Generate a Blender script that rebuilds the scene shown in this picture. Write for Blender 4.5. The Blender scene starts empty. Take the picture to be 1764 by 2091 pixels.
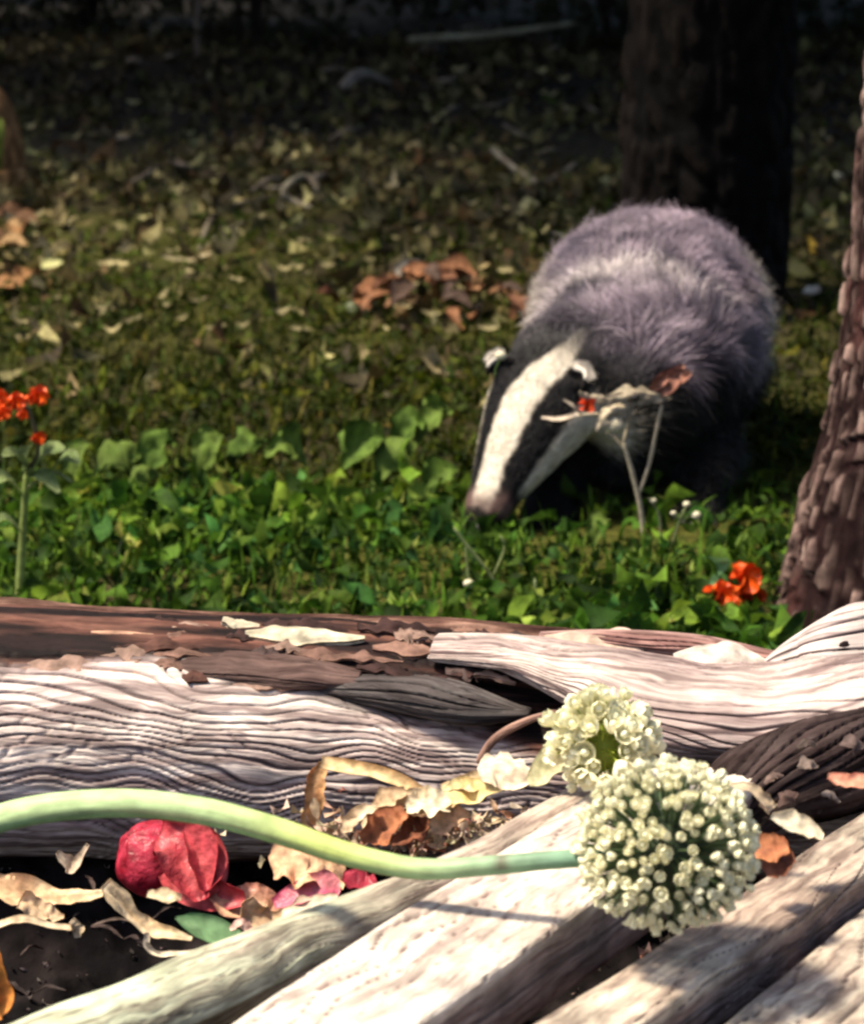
import bpy, math, random
import numpy as np
from mathutils import Vector, Matrix

# ------------------------------------------------------------------ camera, light, exposure
sc = bpy.context.scene
col = sc.collection
CAM_H, PITCH, F = 1.05, math.radians(15.0), 0.3/1764
cam = bpy.data.cameras.new('camera')
cam.sensor_fit = 'HORIZONTAL'; cam.sensor_width = 36.0; cam.lens = 120.0
cam.clip_start = 0.05; cam.clip_end = 600
cam.dof.use_dof = True; cam.dof.focus_distance = 2.35; cam.dof.aperture_fstop = 13.5
co = bpy.data.objects.new('camera', cam); col.objects.link(co)
co.location = (0, 0, CAM_H); co.rotation_euler = (math.pi/2-PITCH, 0, 0)
sc.camera = co

SUN_DIR = Vector((-0.46, -0.06, 0.86)).normalized()
world = bpy.data.worlds.new('World'); sc.world = world; world.use_nodes = True
wn = world.node_tree.nodes; wl = world.node_tree.links
bg = wn['Background']
sky = wn.new('ShaderNodeTexSky'); sky.sky_type = 'NISHITA'; sky.sun_disc = False
sky.sun_elevation = math.asin(SUN_DIR.z); sky.sun_rotation = math.atan2(SUN_DIR.x, SUN_DIR.y)
sky.dust_density = 3.0; sky.air_density = 1.0; sky.ozone_density = 1.0
wl.new(sky.outputs[0], bg.inputs['Color']); bg.inputs['Strength'].default_value = 0.10
sd = bpy.data.lights.new('sun', 'SUN'); sd.energy = 4.4; sd.angle = math.radians(8); sd.color = (1, .90, .70)
so = bpy.data.objects.new('sun', sd); col.objects.link(so)
so.rotation_euler = SUN_DIR.to_track_quat('Z', 'Y').to_euler()
sc.view_settings.view_transform = 'Standard'; sc.view_settings.look = 'None'
sc.view_settings.gamma = 1; sc.view_settings.use_curve_mapping = False
sc.view_settings.exposure = 0.95
sc.cycles.max_bounces = 6; sc.cycles.diffuse_bounces = 3; sc.cycles.transparent_max_bounces = 6
sc.cycles.filter_width = 2.6
sc.cycles.use_denoising = True

rng = np.random.default_rng(7)
random.seed(7)

def W(u, v, y=None, z=None):
    """point of the place seen at photo position (u,v) (1764x2091 grid) at world depth y or height z"""
    f = Vector((0, math.cos(PITCH), -math.sin(PITCH))); up = Vector((0, math.sin(PITCH), math.cos(PITCH)))
    r = f + Vector((1, 0, 0))*((u-882)*F) - up*((v-1045.5)*F)
    t = y/r.y if y is not None else (z-CAM_H)/r.z
    return Vector((0, 0, CAM_H)) + r*t

# ------------------------------------------------------------------ numpy noise
def _hash(ix, iy, iz, s):
    n = (ix.astype(np.int64)*374761393 + iy.astype(np.int64)*668265263 + iz.astype(np.int64)*1274126177 + s*974711) & 0xffffffff
    n = ((n ^ (n >> 13))*1103515245) & 0xffffffff
    n = ((n ^ (n >> 16))*69069) & 0xffffffff
    return ((n ^ (n >> 15)) & 0xffffff)/float(0xffffff)*2-1
def noise(x, y, z=0.0, s=0):
    x, y, z = np.broadcast_arrays(np.asarray(x, float), np.asarray(y, float), np.asarray(z, float))
    xi, yi, zi = np.floor(x), np.floor(y), np.floor(z)
    a, b, c = x-xi, y-yi, z-zi
    a, b, c = a*a*(3-2*a), b*b*(3-2*b), c*c*(3-2*c)
    r = 0
    for i in (0, 1):
        for j in (0, 1):
            for k in (0, 1):
                r = r + _hash(xi+i, yi+j, zi+k, s)*(a if i else 1-a)*(b if j else 1-b)*(c if k else 1-c)
    return r
def fbm(x, y, z=0.0, s=0, o=4):
    r = 0; a = 1.0; t = 0
    for k in range(o):
        f = 2.03**k
        r = r + a*noise(np.asarray(x)*f, np.asarray(y)*f, np.asarray(z)*f, s+k*17); t += a; a *= .5
    return r/t
def sstep(a, b, x):
    t = np.clip((np.asarray(x, float)-a)/(b-a), 0, 1); return t*t*(3-2*t)
def mixc(a, b, t):
    t = np.asarray(t)[..., None]; return np.asarray(a)*(1-t)+np.asarray(b)*t

# ------------------------------------------------------------------ object helpers
def mesh_np(name, V, Fc, attrs=None, smooth=True):
    V = np.ascontiguousarray(V, dtype=np.float32).reshape(-1, 3)
    Fc = np.ascontiguousarray(Fc, dtype=np.int32); n, k = Fc.shape
    me = bpy.data.meshes.new(name)
    me.vertices.add(len(V)); me.vertices.foreach_set('co', V.ravel())
    me.loops.add(n*k); me.loops.foreach_set('vertex_index', Fc.ravel())
    me.polygons.add(n); me.polygons.foreach_set('loop_start', np.arange(n, dtype=np.int32)*k)
    me.polygons.foreach_set('use_smooth', np.full(n, smooth))
    for key, val in (attrs or {}).items():
        val = np.asarray(val, dtype=np.float32)
        if key == 'Col':
            a = me.color_attributes.new('Col', 'FLOAT_COLOR', 'POINT')
            c = np.ones((len(V), 4), np.float32); c[:, :3] = val; a.data.foreach_set('color', c.ravel())
        else:
            a = me.attributes.new(key, 'FLOAT_VECTOR' if val.ndim == 2 else 'FLOAT', 'POINT')
            a.data.foreach_set('vector' if val.ndim == 2 else 'value', val.ravel())
    me.update(calc_edges=True); me.validate()
    return me
def tag(o, label=None, cat=None, group=None, kind=None):
    for k, v in (('label', label), ('category', cat), ('group', group), ('kind', kind)):
        if v: o[k] = v
    return o
def obj(name, me, mat=None, parent=None, loc=None):
    o = bpy.data.objects.new(name, me)
    if mat and not me.materials: me.materials.append(mat)
    col.objects.link(o)
    if parent:
        o.parent = parent; o.matrix_parent_inverse = Matrix.Translation(-parent.location)
    if loc is not None: o.location = loc
    return o
def empty(name, loc, label, cat, group=None):
    o = bpy.data.objects.new(name, None); o.empty_display_size = .05; col.objects.link(o); o.location = loc
    return tag(o, label, cat, group)

# ------------------------------------------------------------------ materials
def new_mat(name):
    m = bpy.data.materials.new(name); m.use_nodes = True
    nt = m.node_tree; return m, nt, nt.nodes, nt.links, nt.nodes['Principled BSDF']
def ramp(N, stops):
    r = N.new('ShaderNodeValToRGB'); e = r.color_ramp.elements
    while len(e) < len(stops): e.new(.5)
    for i, (p, c) in enumerate(stops): e[i].position = p; e[i].color = (*c, 1)
    return r
def mat_plain(name, a, b, scale=60, rough=.6, bump=.3, trans=0.0, spec=.3, sss=0.0, stretch=(1, 1, 1)):
    m, nt, N, L, P = new_mat(name)
    tc = N.new('ShaderNodeTexCoord'); mp = N.new('ShaderNodeMapping'); mp.inputs['Scale'].default_value = stretch
    L.new(tc.outputs['Object'], mp.inputs[0])
    n = N.new('ShaderNodeTexNoise'); n.inputs['Scale'].default_value = scale; n.inputs['Detail'].default_value = 6; n.inputs['Roughness'].default_value = .65
    L.new(mp.outputs[0], n.inputs[0])
    r = ramp(N, [(.32, a), (.68, b)]); L.new(n.outputs[0], r.inputs[0]); L.new(r.outputs[0], P.inputs['Base Color'])
    P.inputs['Roughness'].default_value = rough; P.inputs['Specular IOR Level'].default_value = spec
    bp = N.new('ShaderNodeBump'); bp.inputs['Strength'].default_value = bump; bp.inputs['Distance'].default_value = .003
    L.new(n.outputs[0], bp.inputs['Height']); L.new(bp.outputs[0], P.inputs['Normal'])
    if sss: P.inputs['Subsurface Weight'].default_value = sss; P.inputs['Subsurface Radius'].default_value = (.01, .006, .003)
    if trans:
        t = N.new('ShaderNodeBsdfTranslucent'); mx = N.new('ShaderNodeMixShader'); mx.inputs[0].default_value = trans
        L.new(r.outputs[0], t.inputs[0]); L.new(P.outputs[0], mx.inputs[1]); L.new(t.outputs[0], mx.inputs[2])
        L.new(mx.outputs[0], N['Material Output'].inputs[0])
    return m
def mat_attr(name, rough=.6, trans=.25, scale=120, var=.35, spec=.3, bump=.2):
    m, nt, N, L, P = new_mat(name)
    at = N.new('ShaderNodeAttribute'); at.attribute_name = 'Col'
    tc = N.new('ShaderNodeTexCoord'); n = N.new('ShaderNodeTexNoise'); n.inputs['Scale'].default_value = scale; n.inputs['Detail'].default_value = 4
    L.new(tc.outputs['Object'], n.inputs[0])
    mr = N.new('ShaderNodeMapRange'); mr.inputs[1].default_value = .3; mr.inputs[2].default_value = .7; mr.inputs[3].default_value = 1-var; mr.inputs[4].default_value = 1+var
    L.new(n.outputs[0], mr.inputs[0])
    mu = N.new('ShaderNodeVectorMath'); mu.operation = 'SCALE'; L.new(at.outputs['Color'], mu.inputs[0]); L.new(mr.outputs[0], mu.inputs['Scale'])
    L.new(mu.outputs[0], P.inputs['Base Color']); P.inputs['Roughness'].default_value = rough; P.inputs['Specular IOR Level'].default_value = spec
    if bump:
        bp = N.new('ShaderNodeBump'); bp.inputs['Strength'].default_value = bump; bp.inputs['Distance'].default_value = .004
        L.new(n.outputs[0], bp.inputs['Height']); L.new(bp.outputs[0], P.inputs['Normal'])
    if trans:
        t = N.new('ShaderNodeBsdfTranslucent'); mx = N.new('ShaderNodeMixShader'); mx.inputs[0].default_value = trans
        L.new(mu.outputs[0], t.inputs[0]); L.new(P.outputs[0], mx.inputs[1]); L.new(t.outputs[0], mx.inputs[2])
        L.new(mx.outputs[0], N['Material Output'].inputs[0])
    return m
def mat_wood(name, along=9, across=150, contrast=(.36, .62), dark=.35, rough=.8, bump=.7, blotch=.25):
    """vertex colour (wood, rot, bark) x fine grain that follows the piece's own length ('g' attribute)"""
    m, nt, N, L, P = new_mat(name)
    at = N.new('ShaderNodeAttribute'); at.attribute_name = 'Col'
    g = N.new('ShaderNodeAttribute'); g.attribute_name = 'g'
    tc = N.new('ShaderNodeTexCoord')
    w = N.new('ShaderNodeTexNoise'); w.inputs['Scale'].default_value = 14; w.inputs['Detail'].default_value = 3; L.new(g.outputs['Vector'], w.inputs[0])
    wa = N.new('ShaderNodeVectorMath'); wa.operation = 'MULTIPLY_ADD'; wa.inputs[1].default_value = (.0, .03, 0)
    L.new(w.outputs['Color'], wa.inputs[0]); L.new(g.outputs['Vector'], wa.inputs[2])
    mp = N.new('ShaderNodeMapping'); mp.inputs['Scale'].default_value = (along, across, 1); L.new(wa.outputs[0], mp.inputs[0])
    n = N.new('ShaderNodeTexNoise'); n.inputs['Scale'].default_value = 1; n.inputs['Detail'].default_value = 5; n.inputs['Roughness'].default_value = .6; L.new(mp.outputs[0], n.inputs[0])
    mr = N.new('ShaderNodeMapRange'); mr.inputs[1].default_value = contrast[0]; mr.inputs[2].default_value = contrast[1]; mr.inputs[3].default_value = dark; mr.inputs[4].default_value = 1.08
    L.new(n.outputs[0], mr.inputs[0])
    b = N.new('ShaderNodeTexNoise'); b.inputs['Scale'].default_value = 28; b.inputs['Detail'].default_value = 5; L.new(tc.outputs['Object'], b.inputs[0])
    br = N.new('ShaderNodeMapRange'); br.inputs[1].default_value = .35; br.inputs[2].default_value = .65; br.inputs[3].default_value = 1-blotch; br.inputs[4].default_value = 1+blotch*.6
    L.new(b.outputs[0], br.inputs[0])
    mm = N.new('ShaderNodeMath'); mm.operation = 'MULTIPLY'; L.new(mr.outputs[0], mm.inputs[0]); L.new(br.outputs[0], mm.inputs[1])
    # weathering stain: grain lines are browner than the silvered surface
    st = N.new('ShaderNodeMixRGB'); st.blend_type = 'MULTIPLY'; st.inputs[2].default_value = (.80, .62, .66, 1)
    inv = N.new('ShaderNodeMath'); inv.operation = 'SUBTRACT'; inv.inputs[0].default_value = 1.08; L.new(mr.outputs[0], inv.inputs[1]); L.new(inv.outputs[0], st.inputs[0])
    L.new(at.outputs['Color'], st.inputs[1])
    mu = N.new('ShaderNodeVectorMath'); mu.operation = 'SCALE'; L.new(st.outputs[0], mu.inputs[0]); L.new(mm.outputs[0], mu.inputs['Scale'])
    L.new(mu.outputs[0], P.inputs['Base Color']); P.inputs['Roughness'].default_value = rough; P.inputs['Specular IOR Level'].default_value = .2
    ad = N.new('ShaderNodeMath'); L.new(n.outputs[0], ad.inputs[0]); L.new(b.outputs[0], ad.inputs[1])
    bp = N.new('ShaderNodeBump'); bp.inputs['Strength'].default_value = bump; bp.inputs['Distance'].default_value = .004
    L.new(ad.outputs[0], bp.inputs['Height']); L.new(bp.outputs[0], P.inputs['Normal'])
    return m

M_WOOD = mat_wood('weathered_wood')
M_LOG = mat_wood('weathered_log_wood', along=7, across=110, dark=.42, contrast=(.38, .58))
M_PLANK = mat_wood('bleached_plank_wood', along=14, across=130, dark=.50, contrast=(.36, .58), bump=.8, blotch=.4)
M_WHITE = mat_wood('sun_bleached_plank_wood', along=14, across=120, dark=.60, contrast=(.36, .56), bump=.8, blotch=.35)
M_BARK = mat_wood('bark', along=22, across=60, dark=.45, bump=1.0, blotch=.4)
M_BARK.node_tree.nodes['Principled BSDF'].inputs['Specular IOR Level'].default_value = .06
M_LEAF = mat_attr('green_leaf', rough=.7, trans=.35, scale=70, var=.4, spec=.12)
M_DRY = mat_attr('dry_leaf', rough=.7, trans=.2, scale=140, var=.4, spec=.2)
M_FUR = mat_attr('fur', rough=.55, trans=.12, scale=55, var=.3, spec=.25, bump=0)
M_SKIN = mat_attr('undercoat', rough=.9, trans=0, scale=90, var=.3, spec=.1)

# ------------------------------------------------------------------ shape builders
def spline(pts, n):
    """Catmull-Rom through pts (k,d) -> n samples"""
    P = np.array([tuple(p) for p in pts], float)
    P = np.vstack([2*P[0]-P[1], P, 2*P[-1]-P[-2]])
    k = len(P)-3; t = np.linspace(0, k, n); i = np.minimum(t.astype(int), k-1); f = (t-i)[:, None]
    p0, p1, p2, p3 = P[i], P[i+1], P[i+2], P[i+3]
    return .5*((2*p1)+(-p0+p2)*f+(2*p0-5*p1+4*p2-p3)*f*f+(-p0+3*p1-3*p2+p3)*f**3)
def limb(path, radii, n_len=120, n_ang=48, power=2.0, disp=None, color=None, flat_ends=True, seed=0, front=False, ref=(0, 0, 1)):
    """tube along a path; cross-section superellipse (power>2 = plank); radii: list of (side, up). Returns mesh."""
    C = spline(path, n_len); R = spline([(r, r) if np.isscalar(r) else r for r in radii], n_len)
    T = np.gradient(C, axis=0); T /= np.linalg.norm(T, axis=1)[:, None]
    S = np.cross(T, np.array(ref, float)); S /= np.linalg.norm(S, axis=1)[:, None]
    U = np.cross(S, T)
    seg = np.linalg.norm(np.diff(C, axis=0), axis=1); L = np.concatenate([[0], np.cumsum(seg)])
    if front:   # finer spacing towards the side that shows (S side)
        q = np.linspace(-1, 1, n_ang, endpoint=False); a = np.pi*(q*.45+.55*q**3)+math.radians(front or 0)
    else: a = np.linspace(0, 2*np.pi, n_ang, endpoint=False)
    if power > 2:      # even spacing along the square outline, so corners stay crisp
        af = np.linspace(0, 2*np.pi, 4001); rf = (np.abs(np.cos(af))**power+np.abs(np.sin(af))**power)**(-1/power)
        wx, wy = R[:, 0].mean(), R[:, 1].mean(); sl = np.concatenate([[0], np.cumsum(np.hypot(np.diff(np.cos(af)*rf)*wx, np.diff(np.sin(af)*rf)*wy))])
        a = np.interp(np.linspace(0, sl[-1], n_ang, endpoint=False), sl, af)
    ca, sa = np.cos(a), np.sin(a)
    if power > 2:
        rr = (np.abs(ca)**power+np.abs(sa)**power)**(-1/power)
    else: rr = np.ones_like(a)
    ex, ey = ca*rr, sa*rr
    A, LL = np.meshgrid(a, L)
    d = np.zeros_like(A); G = {}
    if disp is not None: d, G = disp(LL, A, R.mean(axis=1)[:, None])
    rs = R[:, :1]*ex+d*ca; ru = R[:, 1:]*ey+d*sa
    if flat_ends:
        k = 3
        for i in range(k):
            s = [0, .75, .97][i]
            rs[i] *= s; ru[i] *= s; rs[-1-i] *= s; ru[-1-i] *= s
    V = C[:, None, :]+S[:, None, :]*rs[..., None]+U[:, None, :]*ru[..., None]
    per = np.concatenate([[0], np.cumsum(np.hypot(np.diff(ex), np.diff(ey)))])
    per = per[None, :]*R.mean(axis=1)[:, None]
    g = np.stack([LL, np.broadcast_to(R.mean()*(per/R.mean(axis=1)[:, None]), LL.shape), np.full(LL.shape, seed*3.7)], -1)
    i, j = np.meshgrid(np.arange(n_len-1), np.arange(n_ang), indexing='ij'); j2 = (j+1) % n_ang
    Fc = np.stack([i*n_ang+j, i*n_ang+j2, (i+1)*n_ang+j2, (i+1)*n_ang+j], -1).reshape(-1, 4)
    if color is None: c = np.full((n_len, n_ang, 3), .5)
    elif callable(color): c = color(LL, A, V, G)
    else: c = np.broadcast_to(np.array(color, float), (n_len, n_ang, 3))
    return mesh_np('limb', V.reshape(-1, 3), Fc, {'Col': c.reshape(-1, 3), 'g': g.reshape(-1, 3)}, smooth=power <= 2)
def ribbon(path, widths, normal=(0, 0, 1), cup=.0, crumple=.0, seed=0, n=18, m=7, wave=0.0, color=(.5, .4, .3), color2=None, thick=0.0, edge=0.0):
    """thin curled sheet along a path: leaves, skins, husks. thick adds a real second face."""
    C = spline(path, n); w = spline([(x,) for x in widths], n)[:, 0]; w = np.maximum(w, .0003)
    T = np.gradient(C, axis=0); T /= np.linalg.norm(T, axis=1)[:, None]
    Nn = np.array([tuple(x) for x in normal], float) if np.ndim(normal[0]) else np.broadcast_to(np.array(normal, float), T.shape)
    if len(Nn) != n: Nn = spline(Nn, n)
    S = np.cross(T, Nn); S /= np.linalg.norm(S, axis=1)[:, None]; U = np.cross(S, T)
    s = np.linspace(-1, 1, m); SS, TT = np.meshgrid(s, np.linspace(0, 1, n))
    ed = 1+edge*noise(TT*9, np.sign(SS)*3, 0, seed+5)
    off = cup*np.abs(SS)**2*w[:, None]+crumple*fbm(TT*5+seed, SS*2.2, 0, seed)*w[:, None]+wave*np.sin(TT*14+seed)*SS*w[:, None]
    V = C[:, None]+S[:, None]*(SS*w[:, None]*ed)[..., None]+U[:, None]*off[..., None]
    i, j = np.meshgrid(np.arange(n-1), np.arange(m-1), indexing='ij')
    Fc = np.stack([i*m+j, i*m+j+1, (i+1)*m+j+1, (i+1)*m+j], -1).reshape(-1, 4)
    c2 = color if color2 is None else color2
    cc = mixc(color, c2, np.clip(.5+.9*fbm(TT*3, SS*1.5, seed*.7, seed+9), 0, 1))
    V = V.reshape(-1, 3); cc = cc.reshape(-1, 3)
    if thick:
        nv = len(V); V = np.vstack([V, V-np.repeat(U, m, axis=0)*thick]); cc = np.vstack([cc, cc])
        F2 = Fc[:, ::-1]+nv; rim = []
        b = list(range(0, m))+[k*m+m-1 for k in range(1, n)]+[(n-1)*m+k for k in range(m-2, -1, -1)]+[k*m for k in range(n-2, 0, -1)]
        for a_, b_ in zip(b, b[1:]+b[:1]): rim.append((a_, b_, b_+nv, a_+nv))
        Fc = np.vstack([Fc, F2, np.array(rim)])
    return mesh_np('ribbon', V, Fc, {'Col': cc})
def leaf_tpl(n=4, wid=.5, curl=.2, fold=.15, twist=.0, round_=False):
    t = np.linspace(0, 1, n); prof = np.sin(np.pi*np.clip(t, .02, .98)**(.8 if not round_ else .6))*wid*.5
    V = []
    for k in range(n):
        for s in (-1, 0, 1):
            V.append((s*prof[k], t[k]-.5, curl*(t[k]-.5)**2*4*.25+fold*abs(s)*prof[k]*2+twist*s*(t[k]-.5)))
    Fc = []
    for k in range(n-1):
        for s in (0, 1):
            Fc.append((k*3+s, k*3+s+1, (k+1)*3+s+1, (k+1)*3+s))
    return np.array(V), np.array(Fc)
def rotz(a):
    c, s = np.cos(a), np.sin(a); o = np.zeros_like(a); i = np.ones_like(a)
    return np.stack([np.stack([c, -s, o], -1), np.stack([s, c, o], -1), np.stack([o, o, i], -1)], -2)
def rotx(a):
    c, s = np.cos(a), np.sin(a); o = np.zeros_like(a); i = np.ones_like(a)
    return np.stack([np.stack([i, o, o], -1), np.stack([o, c, -s], -1), np.stack([o, s, c], -1)], -2)
def roty(a):
    c, s = np.cos(a), np.sin(a); o = np.zeros_like(a); i = np.ones_like(a)
    return np.stack([np.stack([c, o, s], -1), np.stack([o, i, o], -1), np.stack([-s, o, c], -1)], -2)
def scatter(name, tpls, pos, R, size, colors, mat, smooth=True):
    """many small leaves/blades as real triangles joined into one mesh"""
    which = rng.integers(0, len(tpls), len(pos)); VV, FF, CC = [], [], []; base = 0
    for k, (tv, tf) in enumerate(tpls):
        I = np.where(which == k)[0]
        if not len(I): continue
        v = np.einsum('nij,vj->nvi', R[I], tv)*(size[I][:, None, None] if size.ndim == 1 else 1)+pos[I][:, None]
        f = tf[None]+(np.arange(len(I))*len(tv))[:, None, None]+base
        sh = 1+.0*tv[:, 0]
        VV.append(v.reshape(-1, 3)); FF.append(f.reshape(-1, tf.shape[1])); CC.append(np.repeat(colors[I], len(tv), axis=0)); base += len(I)*len(tv)
    return mesh_np(name, np.vstack(VV), np.vstack(FF), {'Col': np.vstack(CC)}, smooth)
def palette(n, cols, weights, jit=.2):
    cols = np.array(cols, float); w = np.array(weights, float); w /= w.sum()
    c = cols[rng.choice(len(cols), n, p=w)]
    return np.clip(c*(1+rng.normal(0, jit, (n, 1)))*(1+rng.normal(0, .06, (n, 3))), .003, .95)

# ------------------------------------------------------------------ GROUND
def gz(x, y):
    x = np.asarray(x, float); y = np.asarray(y, float)
    near = sstep(30, 14, y)
    return near*(.035*fbm(x*1.1, y*1.1, 0, 3)+.012*fbm(x*7, y*7, 0, 4))+.0
def grid(xs, ys, zf):
    X, Y = np.meshgrid(xs, ys); Z = zf(X, Y); n, m = X.shape
    i, j = np.meshgrid(np.arange(n-1), np.arange(m-1), indexing='ij')
    Fc = np.stack([i*m+j, i*m+j+1, (i+1)*m+j+1, (i+1)*m+j], -1).reshape(-1, 4)
    return np.stack([X, Y, Z], -1).reshape(-1, 3), Fc
xs = np.unique(np.concatenate([np.linspace(-300, -4, 20), np.linspace(-4, 4, 110), np.linspace(4, 300, 20)]))
ys = np.unique(np.concatenate([np.linspace(-300, 2, 20), np.linspace(2, 14, 200), np.linspace(14, 400, 24)]))
V, Fc = grid(xs, ys, gz)
moss = sstep(-.25, .35, fbm(V[:, 0]*1.3, V[:, 1]*1.3, 0, 12))*sstep(8.5, 6.0, V[:, 1])
gc = mixc((.036, .029, .014), (.045, .046, .008), moss)
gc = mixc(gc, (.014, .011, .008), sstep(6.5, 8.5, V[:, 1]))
M_GROUND = mat_attr('woodland_soil', rough=.95, trans=0, scale=45, var=.55, spec=.1, bump=1.0)
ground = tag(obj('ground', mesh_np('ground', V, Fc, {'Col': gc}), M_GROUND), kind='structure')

# raised earth bank of the bed in the foreground
def bank(x, y):
    top = .185*sstep(2.85, 2.35, y)
    hol = -.075*sstep(.1, -.25, x-(y-1.75)*1.2)*sstep(2.3, 2.15, y)
    return top-.05+hol+.020*fbm(x*16, y*16, 0, 31)+.014*fbm(x*55, y*55, 0, 32)
V, Fc = grid(np.concatenate([np.linspace(-2.5, -.62, 16), np.linspace(-.6, .6, 200), np.linspace(.62, 2.5, 16)]), np.concatenate([np.linspace(-1.5, 1.4, 12), np.linspace(1.42, 2.3, 150), np.linspace(2.32, 3.05, 12)]), bank)
bc = mixc((.003, .0025, .003), (.013, .009, .009), np.clip(.5+fbm(V[:, 0]*40, V[:, 1]*40, 0, 33), 0, 1))
soil = tag(obj('soil_bank', mesh_np('soil_bank', V, Fc, {'Col': bc}), M_GROUND), kind='structure')

# ------------------------------------------------------------------ TREES (trunks in view; unseen crowns and added trees shade the wood floor)
def crown_mesh(c, r, n, seed, size=.16):
    rs = np.random.default_rng(seed)
    k = max(10, n//260); cc = rs.normal(0, .45, (k, 3))
    cc = cc/np.maximum(1, np.linalg.norm(cc, axis=1))[:, None]
    idx = rs.integers(0, k, n); p = cc[idx]+rs.normal(0, .17, (n, 3))
    p = p*np.array(r)+np.array(c)
    R = rotz(rs.uniform(0, 6.28, n))@rotx(rs.normal(0, .6, n))@roty(rs.normal(0, .5, n))
    tpls = [leaf_tpl(3, .7, .2, .1), leaf_tpl(3, .6, -.2, .2)]
    cols = palette(n, [(.035, .06, .015), (.05, .075, .02), (.025, .045, .012)], [3, 2, 2])
    return scatter('crown', tpls, p, R, rs.uniform(.7, 1.3, n)*size, cols, None)
def voro(x, y, s):
    """distance between the two nearest cell points (0 on plate joints) and a value per plate"""
    xi, yi = np.floor(x), np.floor(y); f1 = np.full(x.shape, 9.); f2 = np.full(x.shape, 9.); idv = np.zeros(x.shape); z = xi*0
    for i in (-1, 0, 1):
        for j in (-1, 0, 1):
            cx, cy = xi+i, yi+j; px = cx+.5+.42*_hash(cx, cy, z, s); py = cy+.5+.42*_hash(cx, cy, z, s+1)
            d = np.hypot(x-px, y-py); n = d < f1; f2 = np.where(n, f1, np.minimum(f2, d)); idv = np.where(n, _hash(cx, cy, z, s+2), idv); f1 = np.minimum(f1, d)
    return f2-f1, idv
def bark_disp(freq, amp, seed, flute=0.0):
    def f(L, A, R):
        w = fbm(L*4, A*1.5, seed, seed)
        ve, vi = voro(L*freq*1.05+.8*noise(L*7, A*2.5, 0, seed), A*R.mean()*freq*3.2+.8*noise(L*7, A*2.5, 0, seed+5), seed)
        r0_ = 1-np.abs(fbm(L*3.0+w, np.cos(A)*freq*.5+w*.6, np.sin(A)*freq*.5, seed+1, 3))*2
        r1 = np.clip(sstep(.02, .38, ve)*(.72+.35*vi)*(.5+.6*r0_), 0, 1.1)
        d = amp*(r1-.5)+amp*.35*fbm(L*22, np.cos(A)*freq*2, np.sin(A)*freq*2, seed+2)
        d = d+flute*R*fbm(L*.7, np.cos(A)*1.7, np.sin(A)*1.7, seed+3, 2)
        return d, {'r': r1}
    return f
def tree(name, base, lean, r0, h, crown_c, crown_r, nleaf, label, bark_cols, seed, flare=1.5, group=None, flute=.12, res=(220, 110), freq=9, lean0=0, split=None, amp=.05, leafsize=.21):
    b = Vector(base); root = empty(name, b, label, 'tree', group)
    path = [b+Vector((0, 0, -.12)), b+Vector((lean[0]*.06, lean[1]*.06, .10)), b+Vector((lean[0]*.25, lean[1]*.25, h*.12)), b+Vector((lean[0]*.6, lean[1]*.6, h*.5)), b+Vector((lean[0], lean[1], h))]
    rad = [r0*flare, r0*(1+(flare-1)*.5), r0*1.04, r0*.85, r0*.5]
    def cf(L, A, V, G):
        t = np.clip(G['r'], 0, 1); n = fbm(L*6, A*3, seed, seed+7)
        c = mixc(bark_cols[0], bark_cols[1], sstep(.35, .95, t)*np.clip(.6+1.2*fbm(L*30, np.cos(A)*9, np.sin(A)*9, seed+9), .05, 1)); return mixc(c, bark_cols[2], sstep(.05, .45, n)*.75)
    # rings crowd near the ground where the photo looks
    # rings are packed into the lower part of the trunk, the part in view
    tr = obj('trunk', limb(path, rad, res[0], res[1], disp=bark_disp(freq, r0*amp*2, seed, flute), color=cf, seed=seed, ref=(0, 1, .01)), M_BARK, root)
    rs = np.random.default_rng(seed)
    top = b+Vector((lean[0], lean[1], h)); cv = Vector(crown_c)
    for k in range(5):
        st = b.lerp(top, .55+.1*k) if k < 4 else top
        tgt = cv+Vector((rs.normal(0, .5)*crown_r[0], rs.normal(0, .5)*crown_r[1], rs.normal(0, .3)*crown_r[2]))
        md = st.lerp(tgt, .5)+Vector((0, 0, .2))
        obj('limb', limb([st, md, tgt], [r0*.35, r0*.22, r0*.06], 24, 10, color=bark_cols[0], seed=seed+k, disp=bark_disp(6, r0*.04, seed+k)), M_BARK, root)
    obj('crown', crown_mesh(crown_c, crown_r, nleaf, seed, leafsize), M_LEAF, root)
    return root

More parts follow.
